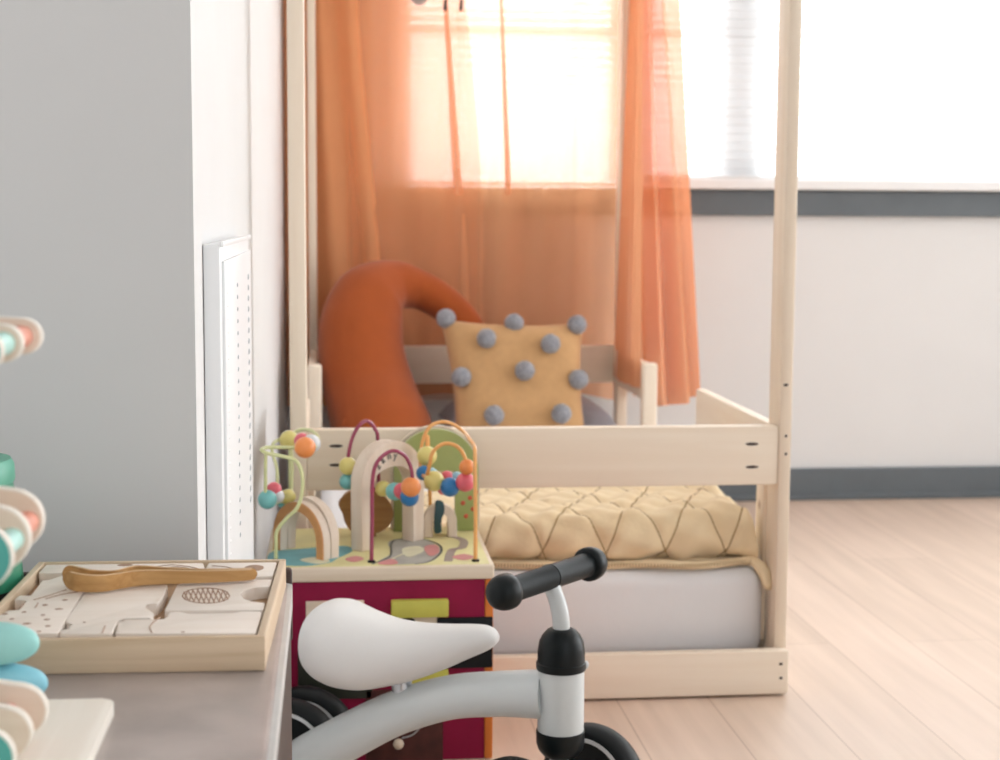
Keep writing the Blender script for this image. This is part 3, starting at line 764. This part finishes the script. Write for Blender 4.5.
# green cup and coloured stones, stacking stand
bt = thing('green_tumbler', 'green lidded tumbler standing behind the wooden stand at the left edge', 'tumbler', (-.2840, 1.188, ZT))
cB = (-.2840, 1.188, ZT)
b = nb(); lathe(b, [(0, 0), (.047, 0), (.0482, .003), (.0478, .014), (0, .014)], cB); link('dark_base', b, BLACKM, bt)
b = nb(); lathe(b, [(0, .013), (.0475, .013), (.0477, .02), (.0435, .085), (.0415, .0945), (0, .0945)], cB); link('body', b, GREENB, bt)
b = nb(); lathe(b, [(0, .0935), (.043, .0935), (.0437, .096), (.0432, .107), (.041, .111), (0, .1115)], cB); link('lid', b, GREENL, bt)

for nm, px, py, pz, yy, rad, m_, lab in (('balancing_stone', 48, 673, 0, .938, (.053, .0165, .0122), PEB2, 'sky blue painted wooden stone, lower one of the two at the left edge'),
                                    ('balancing_stone', 40, 646, 0, .937, (.051, .016, .0128), PEB1, 'pale aqua painted wooden stone resting on the sky blue one')):
    p = at(px, py, yy); c = Vector((p.x - rad[0], yy, 0))
    c.z = ZT + rad[2] + .0004 if m_ is PEB2 else ZT + .0244 + rad[2] + .0006
    b = nb(); g = ball(b, (0, 0, 0), (1, 1, 1), 36, 20)
    for v in g:      # flattened, blunt-ended pebble
        q = v.co.copy(); h = math.hypot(q.x, q.y)
        e = h ** .42 / max(h, 1e-6)
        v.co = Vector((q.x * e * rad[0], q.y * e * rad[1], q.z * rad[2])) + c
    single(nm, b, m_, (c.x, c.y, c.z - rad[2]), lab, 'stone', 'painted balancing stones')

st = thing('plate_stand', 'wooden toy stand with round-ended plates and coloured spools at the left edge', 'toy', (-.24, .80, ZT))
ZS = ZT + .0085
b = nb(); prism(b, rrect(-.36, .70, -.1305, .918, ZS, .008), (0, 0, -.0082), .0012); link('base_board', b, CREAM, st)
for yy in (.775, .845): 
    b = nb(); bx(b, (-.315, yy - .006, ZS - .001), (-.29, yy + .006, ZT + .262), .003); link('upright', b, CREAM, st)
# three levels, each with plates A B C (far to near) and two spools
def plate(xr, zc, hh, y, th, tilt, material):
    P = []
    for i in range(15):
        a = math.radians(90 - 180 * i / 14); P.append(Vector((xr - hh + hh * math.cos(a), 0, hh * math.sin(a))))
    P += [Vector((-.318, 0, -hh)), Vector((-.318, 0, hh))]
    R = Matrix.Rotation(tilt, 3, 'Y'); piv = Vector((xr - hh, 0, 0))
    P = [R @ (p - piv) + piv + Vector((0, y - th / 2, zc)) for p in P]
    b = nb(); prism(b, P, (0, th, 0), .0008)
    o = link('plate', b, CREAM, st)
    f = nb(); c = sum(P, Vector()) / len(P)
    Q = [p + (c - p).normalized() * .0012 + Vector((0, -.0006, 0)) for p in P]
    prism(f, Q, (0, .0012, 0)); link('plate_face', f, material, o)
for lev, (rows, hh, tilt) in enumerate((
        (((43, 336, .850), (24, 343, .805), (4, 351, .758)), .0098, .05),
        (((45, 519, .850), (31.5, 537, .810), (14, 556, .768)), .0170, .14),
        (((48, 698, .850), (33, 725, .812), (16, 753, .776)), .0145, .17))):
    cs = []
    for k, (x, y, Y) in enumerate(rows):
        p = at(x, y, Y); zc = p.z if lev < 2 else ZS + hh + .0015
        plate(p.x, zc, hh, Y, .006, tilt, TEAL if k == 2 else PLATE_SHADE); cs.append((p.x, zc, Y))
    for k, m_ in ((0, SALMON), (1, MINT)):
        (xa, za, ya), (xb, zb, yb) = cs[k], cs[k + 1]
        rs = hh * (.62, .36, .36)[lev]; xs = min(xa, xb) - hh * (.95, .50, 1.3)[lev]; z_ = (za + zb) / 2
        b = nb(); lathe(b, [(0, 0), (rs, 0), (rs * .92, .004), (rs * .92, ya - yb - .010), (rs, ya - yb - .006), (0, ya - yb - .006)], (xs, yb + .003, z_), (0, 1, 0), 24); link('spool', b, m_, st)

# ------------------------------------------------------------------ balance bike
bk = thing('balance_bike', 'pale grey four-wheeled toddler balance bike with a white saddle and black handlebar', 'bike', (.1, 1.83, 0))
HB = Vector((.2618, 1.745, 0)); BD = Vector((.916, -.40, 0)).normalized(); BL_ = Vector((.40, .916, 0)).normalized()
def bp(t, z, l=0): return HB + BD * t + BL_ * l + Vector((0, 0, z))
b = nb(); tube(b, [bp(-0.3302, 0.0708), bp(-0.3184, 0.0816), bp(-0.2541, 0.1222), bp(-0.2017, 0.1513), bp(-0.1374, 0.1756), bp(-0.0742, 0.1864), bp(-0.0198, 0.1914)], [.0295, .0298, .0282, .0268, .0262, .0268, .029], 28, 8)
link('frame_tube', b, BIKEW, bk, True, 50)
HT = [0.2725, 0.224, 0.1508, 0.1172]      # heights of the steering head: cap top, collar, lower collar, cap bottom
b = nb(); lathe(b, [(0, HT[2] - .002), (.0268, HT[2] - .002), (.0274, HT[2] + .002), (.0274, HT[1] - .001), (.0268, HT[1] + .002), (0, HT[1] + .002)], HB, seg=36); link('head_tube', b, BIKEW, bk)
b = nb(); lathe(b, [(0, HT[1]), (.0288, HT[1]), (.0293, HT[1] + .002), (.0293, HT[1] + .008), (.0278, HT[1] + .009), (.0276, HT[1] + .021), (.0260, HT[1] + .033), (.0222, HT[0] - .008), (.0165, HT[0] - .002), (.0125, HT[0]), (0, HT[0] + .0005)], HB, seg=36); up_ = link('upper_cap', b, CAPB, bk, True, 40)
b = nb(); ball(b, HB + V(.0285, -.004, HT[1] + .005), (.0035, .0035, .005), 10, 8); link('clamp_screw', b, BIKEW, up_)
b = nb(); lathe(b, [(0, HT[3]), (.014, HT[3] + .0005), (.0205, HT[3] + .004), (.0260, HT[3] + .011), (.0283, HT[3] + .018), (.0286, HT[2] - .0005), (.0280, HT[2]), (.0, HT[2])], HB, seg=36); lo_ = link('lower_cap', b, CAPB, bk, True, 40)
# handlebar
NB, FB = at(503.5, 592.5, 1.686), at(591, 563.5, 1.819)
HM = (NB + FB) / 2; HD = (FB - NB).normalized()
b = nb(); tube(b, [HB + V(0, 0, HT[0] - .01), HB + V(-.001, 0, HT[0] + .012), HB + V(-.004, .002, HT[0] + .028), Vector((HM.x + .004, HM.y, HM.z - .012)), HM], [.0102, .0102, .0100, .0098, .0095], 18, 6); link('stem', b, BIKEW, bk)
LB = (FB - NB).length
b = nb(); lathe(b, [(0, -.002), (.0152, -.002), (.0152, .004), (.0145, .012), (.0145, LB / 2 - .004), (.0152, LB / 2 - .0015), (.0152, LB / 2 + .0005), (.0138, LB / 2 + .001), (.0138, LB / 2 + .002), (.0152, LB / 2 + .003), (.0145, LB / 2 + .005), (.0145, LB - .012), (.0152, LB - .004), (.0152, LB + .002), (0, LB + .002)], NB, HD, 32)
grip = link('grip', b, GRIP, bk, True, 30)
for p, d in ((NB, -1), (FB, 1)):
    b = nb(); lathe(b, [(.013, -.011), (.0185, -.011), (.0205, -.009), (.0208, -.003), (.0200, .004), (.0178, .010), (.0135, .0145), (.007, .017), (0, .0176)], p, HD * d, 32); link('end_cap', b, CAPB, grip, True, 60)
# saddle
SEC = [(-0.3248, 0.2398, 0.224, 0.0119), (-0.3223, 0.2527, 0.2072, 0.0277), (-0.3154, 0.266, 0.1963, 0.0415), (-0.3045, 0.2759, 0.1884, 0.0524), (-0.2907, 0.2814, 0.1825, 0.0603), (-0.2719, 0.2809, 0.1785, 0.0638), (-0.2422, 0.2705, 0.1785, 0.0608), (-0.2106, 0.2631, 0.1855, 0.0529), (-0.176, 0.2616, 0.1963, 0.0425), (-0.1404, 0.2636, 0.2121, 0.0346), (-0.1107, 0.266, 0.2275, 0.0292), (-0.0939, 0.266, 0.2359, 0.0242), (-0.084, 0.2626, 0.2418, 0.0173), (-0.0781, 0.2576, 0.2482, 0.0079)]
b = nb(); rings = []; ns = 28
def lerp_sec(i, t):
    P = [Vector(SEC[max(0, min(len(SEC) - 1, i + k))][:3]).to_4d() for k in (-1, 0, 1, 2)]
    a = [SEC[max(0, min(len(SEC) - 1, i + k))] for k in (-1, 0, 1, 2)]
    return [0.5 * (2 * a[1][c] + (a[2][c] - a[0][c]) * t + (2 * a[0][c] - 5 * a[1][c] + 4 * a[2][c] - a[3][c]) * t * t + (3 * a[1][c] - a[0][c] - 3 * a[2][c] + a[3][c]) * t ** 3) for c in range(4)]
for i in range(len(SEC) - 1):
    for t in (0, .25, .5, .75) if i < len(SEC) - 2 else (0, .25, .5, .75, 1):
        s, zt, zb, w = lerp_sec(i, t); w = max(w, .002)
        mid, hz = (zt + zb) / 2, max((zt - zb) / 2, .001)
        ring = []
        for k in range(ns):
            a = 2 * math.pi * k / ns; c, sn = math.cos(a), math.sin(a)
            ring.append(b.verts.new(bp(s, mid + hz * math.copysign(abs(sn) ** .9, sn), w * math.copysign(abs(c) ** .85, c))))
        rings.append(ring)
for a, c in zip(rings, rings[1:]):
    for k in range(ns): b.faces.new((a[k], a[(k + 1) % ns], c[(k + 1) % ns], c[k]))
b.faces.new(rings[0]); b.faces.new(rings[-1][::-1])
link('saddle', b, SEATM, bk, True, 80)
tube_part('seat_post', [bp(-.195, .150), bp(-.202, .215)], .0125, STEEL, bk, seg=16)
# wheels
FA = Vector((.098, .103, 0)).normalized()
def wheel(c, ax, R=.0705, w=.016):
    b = nb(); lathe(b, [(R * .70, -w), (R * .86, -w), (R * .95, -w * .8), (R * .99, -w * .4), (R, 0), (R * .99, w * .4), (R * .95, w * .8), (R * .86, w), (R * .70, w), (R * .70, -w)], c, ax, 48)
    t = link('wheel', b, TYRE, bk, True, 40)
    b = nb(); lathe(b, [(0, -w * .72), (R * .70, -w * .72), (R * .71, w * .72), (0, w * .72)], c, ax, 40); link('disc', b, CAPB, t)
    for s in (-1, 1):
        b = nb(); lathe(b, [(R * .735, s * (w - .0004)), (R * .735, s * (w + .0012)), (R * .80, s * (w + .0012)), (R * .80, s * (w - .0004)), (R * .735, s * (w - .0004))], c, ax, 48); link('ring', b, RING, t)
        b = nb(); lathe(b, [(0, s * w * .6), (R * .2, s * w * .6), (R * .19, s * w * .95), (0, s * w)], c, ax, 24); link('hub_cap', b, CAPB, t)
for p in ((.310, 1.789), (.204, 1.680)): wheel(Vector((p[0], p[1], .0707)), FA)
FC = Vector((.255, 1.737, .0707))
tube_part('front_axle', [FC - FA * .071, FC + FA * .071], .009, CAPB, bk, seg=14)
tube_part('fork', [HB + V(0, 0, HT[3] + .01), HB + V(-.002, 0, HT[3] - .01), FC], [.0115, .0115, .012], BIKEW, bk, seg=16)
RC = bp(-.352, .0707)
RW = Vector((-.036, 1.970, .0707))
for p in (RW, RW - BL_ * .052): wheel(p, BL_, .0705, .0145)
tube_part('rear_axle', [RC - BL_ * .01, RW + BL_ * .02], .009, CAPB, bk, seg=14)
tube_part('rear_bracket', [bp(-.325, .0707), bp(-.30, .082)], [.013, .017], CAPB, bk, seg=14)

# ------------------------------------------------------------------ activity cube
CX0, CX1, CY0, CY1, CZ = -.094, .2135, 2.040, 2.302, .282
ac = thing('activity_cube', 'crimson sided wooden activity cube with looping bead wires at the foot of the bed', 'toy', ((CX0 + CX1) / 2, (CY0 + CY1) / 2, 0))
b = nb(); bx(b, (CX0, CY0 - .003, CZ - .020), (CX1, CY1, CZ), .003, 3); tbd = link('top_board', b, MAPLE_X, ac)
b = nb(); bx(b, (CX0 + .006, CY0 + .002, CZ - .001), (CX1 - .006, CY1 - .006, CZ + .0006), .0003); link('printed_surface', b, PRINT, tbd)
box_part('front_panel', (CX0 + .003, CY0, .012), (CX1 - .0125, CY0 + .012, CZ - .020), CRIMSON, ac, .001)
box_part('corner_edge', (CX1 - .012, CY0 - .001, .012), (CX1 - .001, CY0 + .014, CZ - .0205), ORANGEP, ac, .0015)
box_part('right_panel', (CX1 - .012, CY0 + .014, .012), (CX1 - .001, CY1 - .012, CZ - .020), ORANGEP, ac, .001)
box_part('left_panel', (CX0 + .003, CY0 + .012, .012), (CX0 + .014, CY1 - .012, CZ - .020), POND, ac, .001)
box_part('back_panel', (CX0 + .003, CY1 - .012, .012), (CX1 - .001, CY1 - .001, CZ - .020), CRIMSON, ac, .001)
box_part('base', (CX0 + .001, CY0 + .002, 0), (CX1 + .001, CY1 - .001, .0118), MAPLE_X, ac, .002)
def fpanel(nm, x0, y0, x1, y1, d, material, bev=.001, parent=ac, y=CY0):
    a, c = at(x0, y1, y), at(x1, y0, y)
    return box_part(nm, (a.x, y - d, a.z), (c.x, y + .001, c.z), material, parent, bev)
fpanel('peg_block', 391, 598, 448, 616, .014, LIME, .002)
fpanel('picture_panel', 390, 615, 437, 668, .003, MAPLE_X)
fpanel('black_panel', 437, 616.5, 492.5, 668, .005, BLACKP)
fpanel('peg_block', 400, 668, 448, 684, .012, LIME, .002)
fpanel('hinge_plate', 306, 600, 364, 620, .004, MAPLE_X)
fpanel('dark_panel', 298, 650, 372, 700, .002, DARKGRN)
fpanel('maroon_window', 366, 688, 443, 775, .002, MAROON)
b = nb()
tube(b, [at(x, y, CY0 - .003) for x, y in ((396, 626), (404, 619), (413, 620), (416, 627))], .0018, 8, 4); link('drawing', b, BLACKP, ac)
b = nb()
for P in (((307, 652), (312, 662), (318, 668), (322, 660)), ((314, 666), (320, 674), (328, 678), (332, 672)), ((309, 658), (316, 672), (326, 680)), ((330, 676), (337, 681), (344, 680))):
    tube(b, [at(x, y, CY0 - .003) for x, y in P], .0022, 8, 4, dome=True)
link('leaf_print', b, OLIVE, ac)
b = nb(); ball(b, at(398.5, 744, CY0 - .008), .0072); link('wooden_bead', b, MAPLE_X, ac)
b = nb(); tube(b, [at(x, y, CY0 - .004) for x, y in ((402, 738), (412, 735), (419, 728), (420, 718))], .0012, 8, 4); link('bead_cord', b, STEEL, ac)

# printed shapes on the top
def ptop(nm, px, material, dz, smooth=6):
    P = [at_z(x, y, CZ + .0006 + dz) for x, y in px]
    P = [Vector((min(max(p.x, CX0 + .007), CX1 - .007), min(max(p.y, CY0 + .003), CY1 - .007), p.z)) for p in P]
    if smooth: P = cat(P, smooth, True)
    b = nb(); prism(b, P, (0, 0, .0002)); link(nm, b, material, tbd, False)
ptop('pond_print', [(262, 563), (268, 552), (300, 549), (344, 546), (352, 551), (338, 558), (328, 563), (300, 566)], POND, .0001)
ptop('pond_print', [(300, 560), (316, 557), (330, 561), (318, 564)], CREAMP, .0004)
def band(px, w): 
    P = cat([at_z(x, y, CZ) for x, y in px], 8); L, Rr = [], []
    for i, p in enumerate(P):
        d = (P[min(i + 1, len(P) - 1)] - P[max(i - 1, 0)]).normalized(); s = Vector((-d.y, d.x, 0)) * w
        L.append(p + s); Rr.append(p - s)
    return L, Rr
def pband(nm, px, w, material, dz):
    L, Rr = band(px, w); b = nb()
    vs = [(b.verts.new((l.x, l.y, CZ + .0008 + dz)), b.verts.new((r.x, r.y, CZ + .0008 + dz))) for l, r in zip(L, Rr)]
    for a, c in zip(vs, vs[1:]): b.faces.new((a[0], a[1], c[1], c[0]))
    link(nm, b, material, tbd, False)
ptop('road_print', [(378, 563), (392, 553), (388, 543), (400, 539), (425, 540), (440, 549), (434, 560), (412, 564)], GREYP, .0002)
ptop('patch_print', [(424, 547), (436, 545), (439, 552), (430, 556)], PINKP, .0005)
ptop('patch_print', [(378, 563), (392, 559), (398, 563.5), (386, 566)], PINKP, .0005)
ptop('patch_print', [(402, 549), (418, 546), (424, 551), (408, 557)], CREAMP, .0006)
pband('track_print', [(372, 565), (390, 557), (391, 545), (398, 540), (420, 539.5), (438, 545), (441, 553), (430, 562), (415, 565)], .0016, DARKP, .0004)
pband('path_print', [(448, 562), (452, 551), (462, 548), (463, 541), (450, 536)], .006, MAUVEP, .0003)
ptop('patch_print', [(452, 557), (464, 554), (474, 557), (464, 560)], PINKP, .0005)
ptop('patch_print', [(345, 559), (356, 556), (364, 559), (354, 562)], PINKP, .0005)
pband('stripe_print', [(392, 560), (408, 553), (424, 549)], .0022, CREAMP, .0008)

def arch(P0, P1, height, depth_vec, leg, nm, material, crown=None, n=20):
    """an upside-down U of wood standing on the top board between P0 and P1"""
    P0, P1 = Vector(P0), Vector(P1); d = P1 - P0; W_ = d.length; d.normalize(); R = W_ / 2; zs = height - R; c = (P0 + P1) / 2; ci = height - (crown or leg) - zs
    o, i = [P0.copy()], [P0 + d * leg]
    for k in range(n + 1):
        a = math.pi - math.pi * k / n
        o.append(c + d * R * math.cos(a) + V(0, 0, zs + R * math.sin(a))); i.append(c + d * (R - leg) * math.cos(a) + V(0, 0, zs + ci * math.sin(a)))
    o.append(P1.copy()); i.append(P1 - d * leg)
    b = nb(); prism(b, o + i[::-1], depth_vec, .0012)
    return link(nm, b, material, ac), c, d, R, zs
ZC = CZ + .0008
# tall pale arch with its arc of letters
A0, A1 = at_z(362, 552, ZC), at_z(424, 540, ZC)
dA = (A1 - A0).normalized(); nA = Vector((dA.y, -dA.x, 0))           # towards the viewer
oA, cA, dA, RA, zA = arch(A0, A1, .150, -nA * .024, .021, 'tall_arch', MAPLE_Z, .036)
ltr = nb(); word = 'zany'
for k, ch in enumerate(word):
    an = math.radians((142, 122, 102, 84)[k])
    cu_ = bpy.data.curves.new('letter', 'FONT'); cu_.body = ch; cu_.size = .0145; cu_.align_x = 'CENTER'; cu_.extrude = .0004
    ob = bpy.data.objects.new('letter', cu_); COL.objects.link(ob)
    me = bpy.data.meshes.new_from_object(ob.evaluated_get(bpy.context.evaluated_depsgraph_get()))
    tmp = nb(); tmp.from_mesh(me)
    qx, qy = ((378.5, 467), (383, 461), (389, 457), (395, 456.5))[k]; dd = at(qx, qy, 1.0) - CO
    pos = CO + dd * ((cA - CO).dot(nA) / dd.dot(nA)) + nA * .0008
    ex = (dA * math.sin(an) - V(0, 0, 1) * math.cos(an)); ey = (dA * math.cos(an) + V(0, 0, 1) * math.sin(an))
    for v in tmp.verts: v.co = pos + ex * v.co.x + ey * (v.co.y - .003) + nA * v.co.z
    tmp.to_mesh(me); tmp.free(); ltr.from_mesh(me)
    bpy.data.objects.remove(ob); bpy.data.curves.remove(cu_); bpy.data.meshes.remove(me)
link('lettering', ltr, DARKP, oA, False)
# low arch with terracotta face
L0, L1 = at_z(274, 549, ZC), at_z(324, 560.5, ZC)
L0.x = max(L0.x, CX0 + .004)
dL = (L1 - L0).normalized(); nL = Vector((dL.y, -dL.x, 0))
oL, cL, dL, RL, zL = arch(L0, L1, .074, -nL * .012, .0145, 'low_arch', MAPLE_Z)
b = nb(); o, i = [L0 + dL * .0005 + nL * .002], [L0 + dL * .0135 + nL * .002]
for k in range(21):
    a = math.pi - math.pi * k / 20
    o.append(cL + dL * (RL - .0005) * math.cos(a) + V(0, 0, zL + (RL - .0005) * math.sin(a)) + nL * .002); i.append(cL + dL * (RL - .0135) * math.cos(a) + V(0, 0, zL + (RL - .0135) * math.sin(a)) + nL * .002)
o.append(L1 - dL * .0005 + nL * .002); i.append(L1 - dL * .0135 + nL * .002)
prism(b, o + i[::-1], -nL * .0022); link('arch_face', b, TERRA, oL)
off = -nL * .0135
arch(L0 + off, L1 + off, .078, -nL * .014, .0145, 'low_arch', MAPLE_Z)
# green spotted arch at the back
G0, G1 = at(394, 529, 2.262), at(478, 529, 2.262); G0.z = G1.z = ZC
oG, cG, dG, RG, zG = arch(G0, G1, .152, (0, .018, 0), .034, 'green_arch', GREENP, .062)
b = nb()
for x, y in ((463, 503), (470, 498), (473, 509), (466, 516), (461, 488), (476, 492)):
    p = at(x, y, 2.262); ball(b, (p.x, 2.2620, p.z), (.0036, .0008, .0036), 14, 6)
link('red_spot', b, REDDOT, oG)
arch(G0 + V(-.004, .019, 0), G1 + V(.004, .019, 0), .155, (0, .012, 0), .012, 'pale_arch', MAPLE_Z)
# brown animal
b = nb(); P = [at(x, y, 2.225) for x, y in ((338.5, 511), (342, 505), (347, 500), (356, 496.5), (367, 496), (379, 500), (388, 507), (393, 517), (392, 527), (386, 535), (375, 540), (362, 541), (351, 537), (345, 529), (342.5, 520))]
zmin = min(p.z for p in P); P = [p + V(0, 0, max(0, ZC + .004 - zmin)) for p in P]
prism(b, cat(P, 6, True), (0, .016, 0), .002); an_ = link('hedgehog', b, BROWNA, ac)
b = nb(); bx(b, (at(362, 530, 2.225).x, 2.228, ZC - .0006), (at(376, 530, 2.225).x, 2.238, ZC + .012), .001); link('animal_foot', b, BROWNA, an_)
# pale striped animal
b0, b1 = at(424, 528, 2.215), at(457, 528, 2.215); b0.z = b1.z = ZC
oP, *_ = arch(b0, b1, .048, (0, .022, 0), .013, 'pale_animal', MAPLE_Z)
b = nb(); P = [at(x, y, 2.2125) for x, y in ((436, 501), (443, 502), (444.5, 512), (441, 521), (441.5, 532), (434.5, 533), (434, 520), (435, 509))]
prism(b, cat(P, 4, True), (0, .004, 0), .0008); link('dark_stripe', b, PETROL, oP)

# wires and beads
def wire(pts, material, r=.0026):
    P = [Vector(p) if len(p) == 3 and not isinstance(p[0], str) else p for p in pts]
    return tube_part('bead_wire', P, r, material, ac, seg=10, smooth=8)
def ap(*q): return [at(*p) for p in q]
def bead(x, y, Y, d, material, parent):
    b = nb(); ball(b, at(x, y, Y), d * 1.08 / 2 * Y / FPX, 20, 14); link('bead', b, material, parent)
def foot_cap(x, y, parent):
    p = at_z(x, y, ZC); b = nb(); lathe(b, [(0, -.0006), (.0055, -.0006), (.0052, .002), (.003, .003), (0, .003)], p, seg=16); link('wire_foot', b, CAPB, parent)
# lime wire, left
f0 = at_z(276, 561, ZC)
w = wire([f0, at(276, 545, f0.y), at(277, 531, 2.08), at(286, 519, 2.08), at(297, 508, 2.08), at(302, 492, 2.08), at(302, 474, 2.08), at(296, 461, 2.08), at(283, 456.5, 2.075), at(268, 453.5, 2.08), at(261.5, 450, 2.09), at(268, 447.5, 2.10), at(290, 447.5, 2.10), at(307, 448, 2.10), at(316, 446, 2.12), at(318, 438, 2.17), at(312, 431, 2.22), at(300, 430, 2.25), at(291, 436, 2.26), at(290, 450, 2.265), at_z(291, 531, ZC)], W_LIME)
w2 = wire([at(266, 452.5, 2.082), at(265.6, 458, 2.085), at(265.5, 478, 2.09), at(266, 496, 2.095), at(272, 503, 2.11), at(282, 501, 2.14), at(290, 497, 2.17), at(292, 480, 2.19), at(291, 450, 2.20), at(283, 440, 2.20), at(275, 442, 2.19), at(272, 450, 2.18), at(277, 470, 2.17), at(277, 492, 2.16)], W_LIME, .0023)
foot_cap(276, 561, w)
bead(305, 447.5, 2.10, 20, B_ORA, w); bead(311, 444, 2.125, 18, B_WHITE, w); bead(302, 441, 2.13, 15, B_PINK, w); bead(289, 440, 2.20, 18, B_YEL, w)
bead(267.5, 499.5, 2.098, 18, B_TEAL, w2); bead(274, 490, 2.12, 15, B_PINK, w2); bead(276, 495, 2.13, 14, B_BLUE, w2); bead(277.5, 496, 2.118, 13, B_WHITE, w2); bead(288, 497, 2.15, 15, B_YEL, w2); bead(284, 502, 2.17, 13, B_TEAL, w2)
# magenta wire, middle
f1 = at_z(371.5, 562, ZC)
w = wire([f1, at(372, 520, f1.y), at(372.5, 480, f1.y), at(378, 461, f1.y + .003), at(392, 451, f1.y + .01), at(405, 456, f1.y + .018), at(411.5, 470, f1.y + .022), at(412, 486, f1.y + .025), at(409, 498, f1.y + .032), at(400, 493, f1.y + .06), at(386, 489, f1.y + .09), at(362, 489, f1.y + .11), at(349, 484, f1.y + .105), at(347.5, 465, f1.y + .10), at(351, 442, f1.y + .105), at(358, 427, f1.y + .11), at(367, 421, f1.y + .12), at(375, 429, f1.y + .125), at(378, 445, f1.y + .13), at_z(379, 529, ZC)], W_MAG, .0027)
foot_cap(371.5, 562, w)
bead(411, 487, f1.y + .024, 19, B_ORA, w); bead(409.5, 497, f1.y + .034, 18, B_BLUE, w); bead(402, 491, f1.y + .055, 16, B_PINK, w); bead(394.5, 491.5, f1.y + .07, 17, B_TEAL, w); bead(383, 488.5, f1.y + .092, 15, B_YEL, w)
bead(348, 466, f1.y + .10, 17, B_YEL, w); bead(347.5, 481.5, f1.y + .104, 15.5, B_TEAL, w)
# orange wire, right
f2 = at_z(475.5, 561, ZC)
w = wire([f2, at(475.5, 520, f2.y), at(475, 470, f2.y), at(475, 452, f2.y + .002), at(474, 446, f2.y + .02), at(470, 440, f2.y + .07), at(462, 430, f2.y + .11), at(447, 422, f2.y + .13), at(432, 425, f2.y + .13), at(424, 437, f2.y + .125), at(420.5, 455, f2.y + .12), at(421, 471, f2.y + .10), at(426, 477, f2.y + .07), at(429, 468, f2.y + .045), at(433, 452, f2.y + .035), at(445, 443.5, f2.y + .035), at(459, 448, f2.y + .035), at(466.5, 463, f2.y + .035), at(466, 480, f2.y + .04), at(459, 487, f2.y + .05), at(449, 488, f2.y + .06), at(438, 484, f2.y + .08), at(430, 470, f2.y + .10), at(427, 456, f2.y + .115), at(428, 440, f2.y + .13), at_z(431, 528, ZC)], W_ORA, .0027)
foot_cap(475.5, 561, w)
bead(467, 467, f2.y + .035, 15, B_ORA, w); bead(465.5, 482, f2.y + .042, 18.5, B_PINK, w); bead(450, 487, f2.y + .05, 18.5, B_BLUE, w); bead(434, 481, f2.y + .06, 19.5, B_YEL, w)
bead(423.5, 473, f2.y + .095, 14, B_BLUE, w); bead(427, 456, f2.y + .112, 19, B_YEL, w); bead(447, 477.5, f2.y + .075, 13, B_PINK, w); bead(456.5, 478, f2.y + .075, 12, B_SKY, w); bead(443, 489, f2.y + .085, 11, B_PINK, w); bead(431.5, 474, f2.y + .085, 12, B_SKY, w)
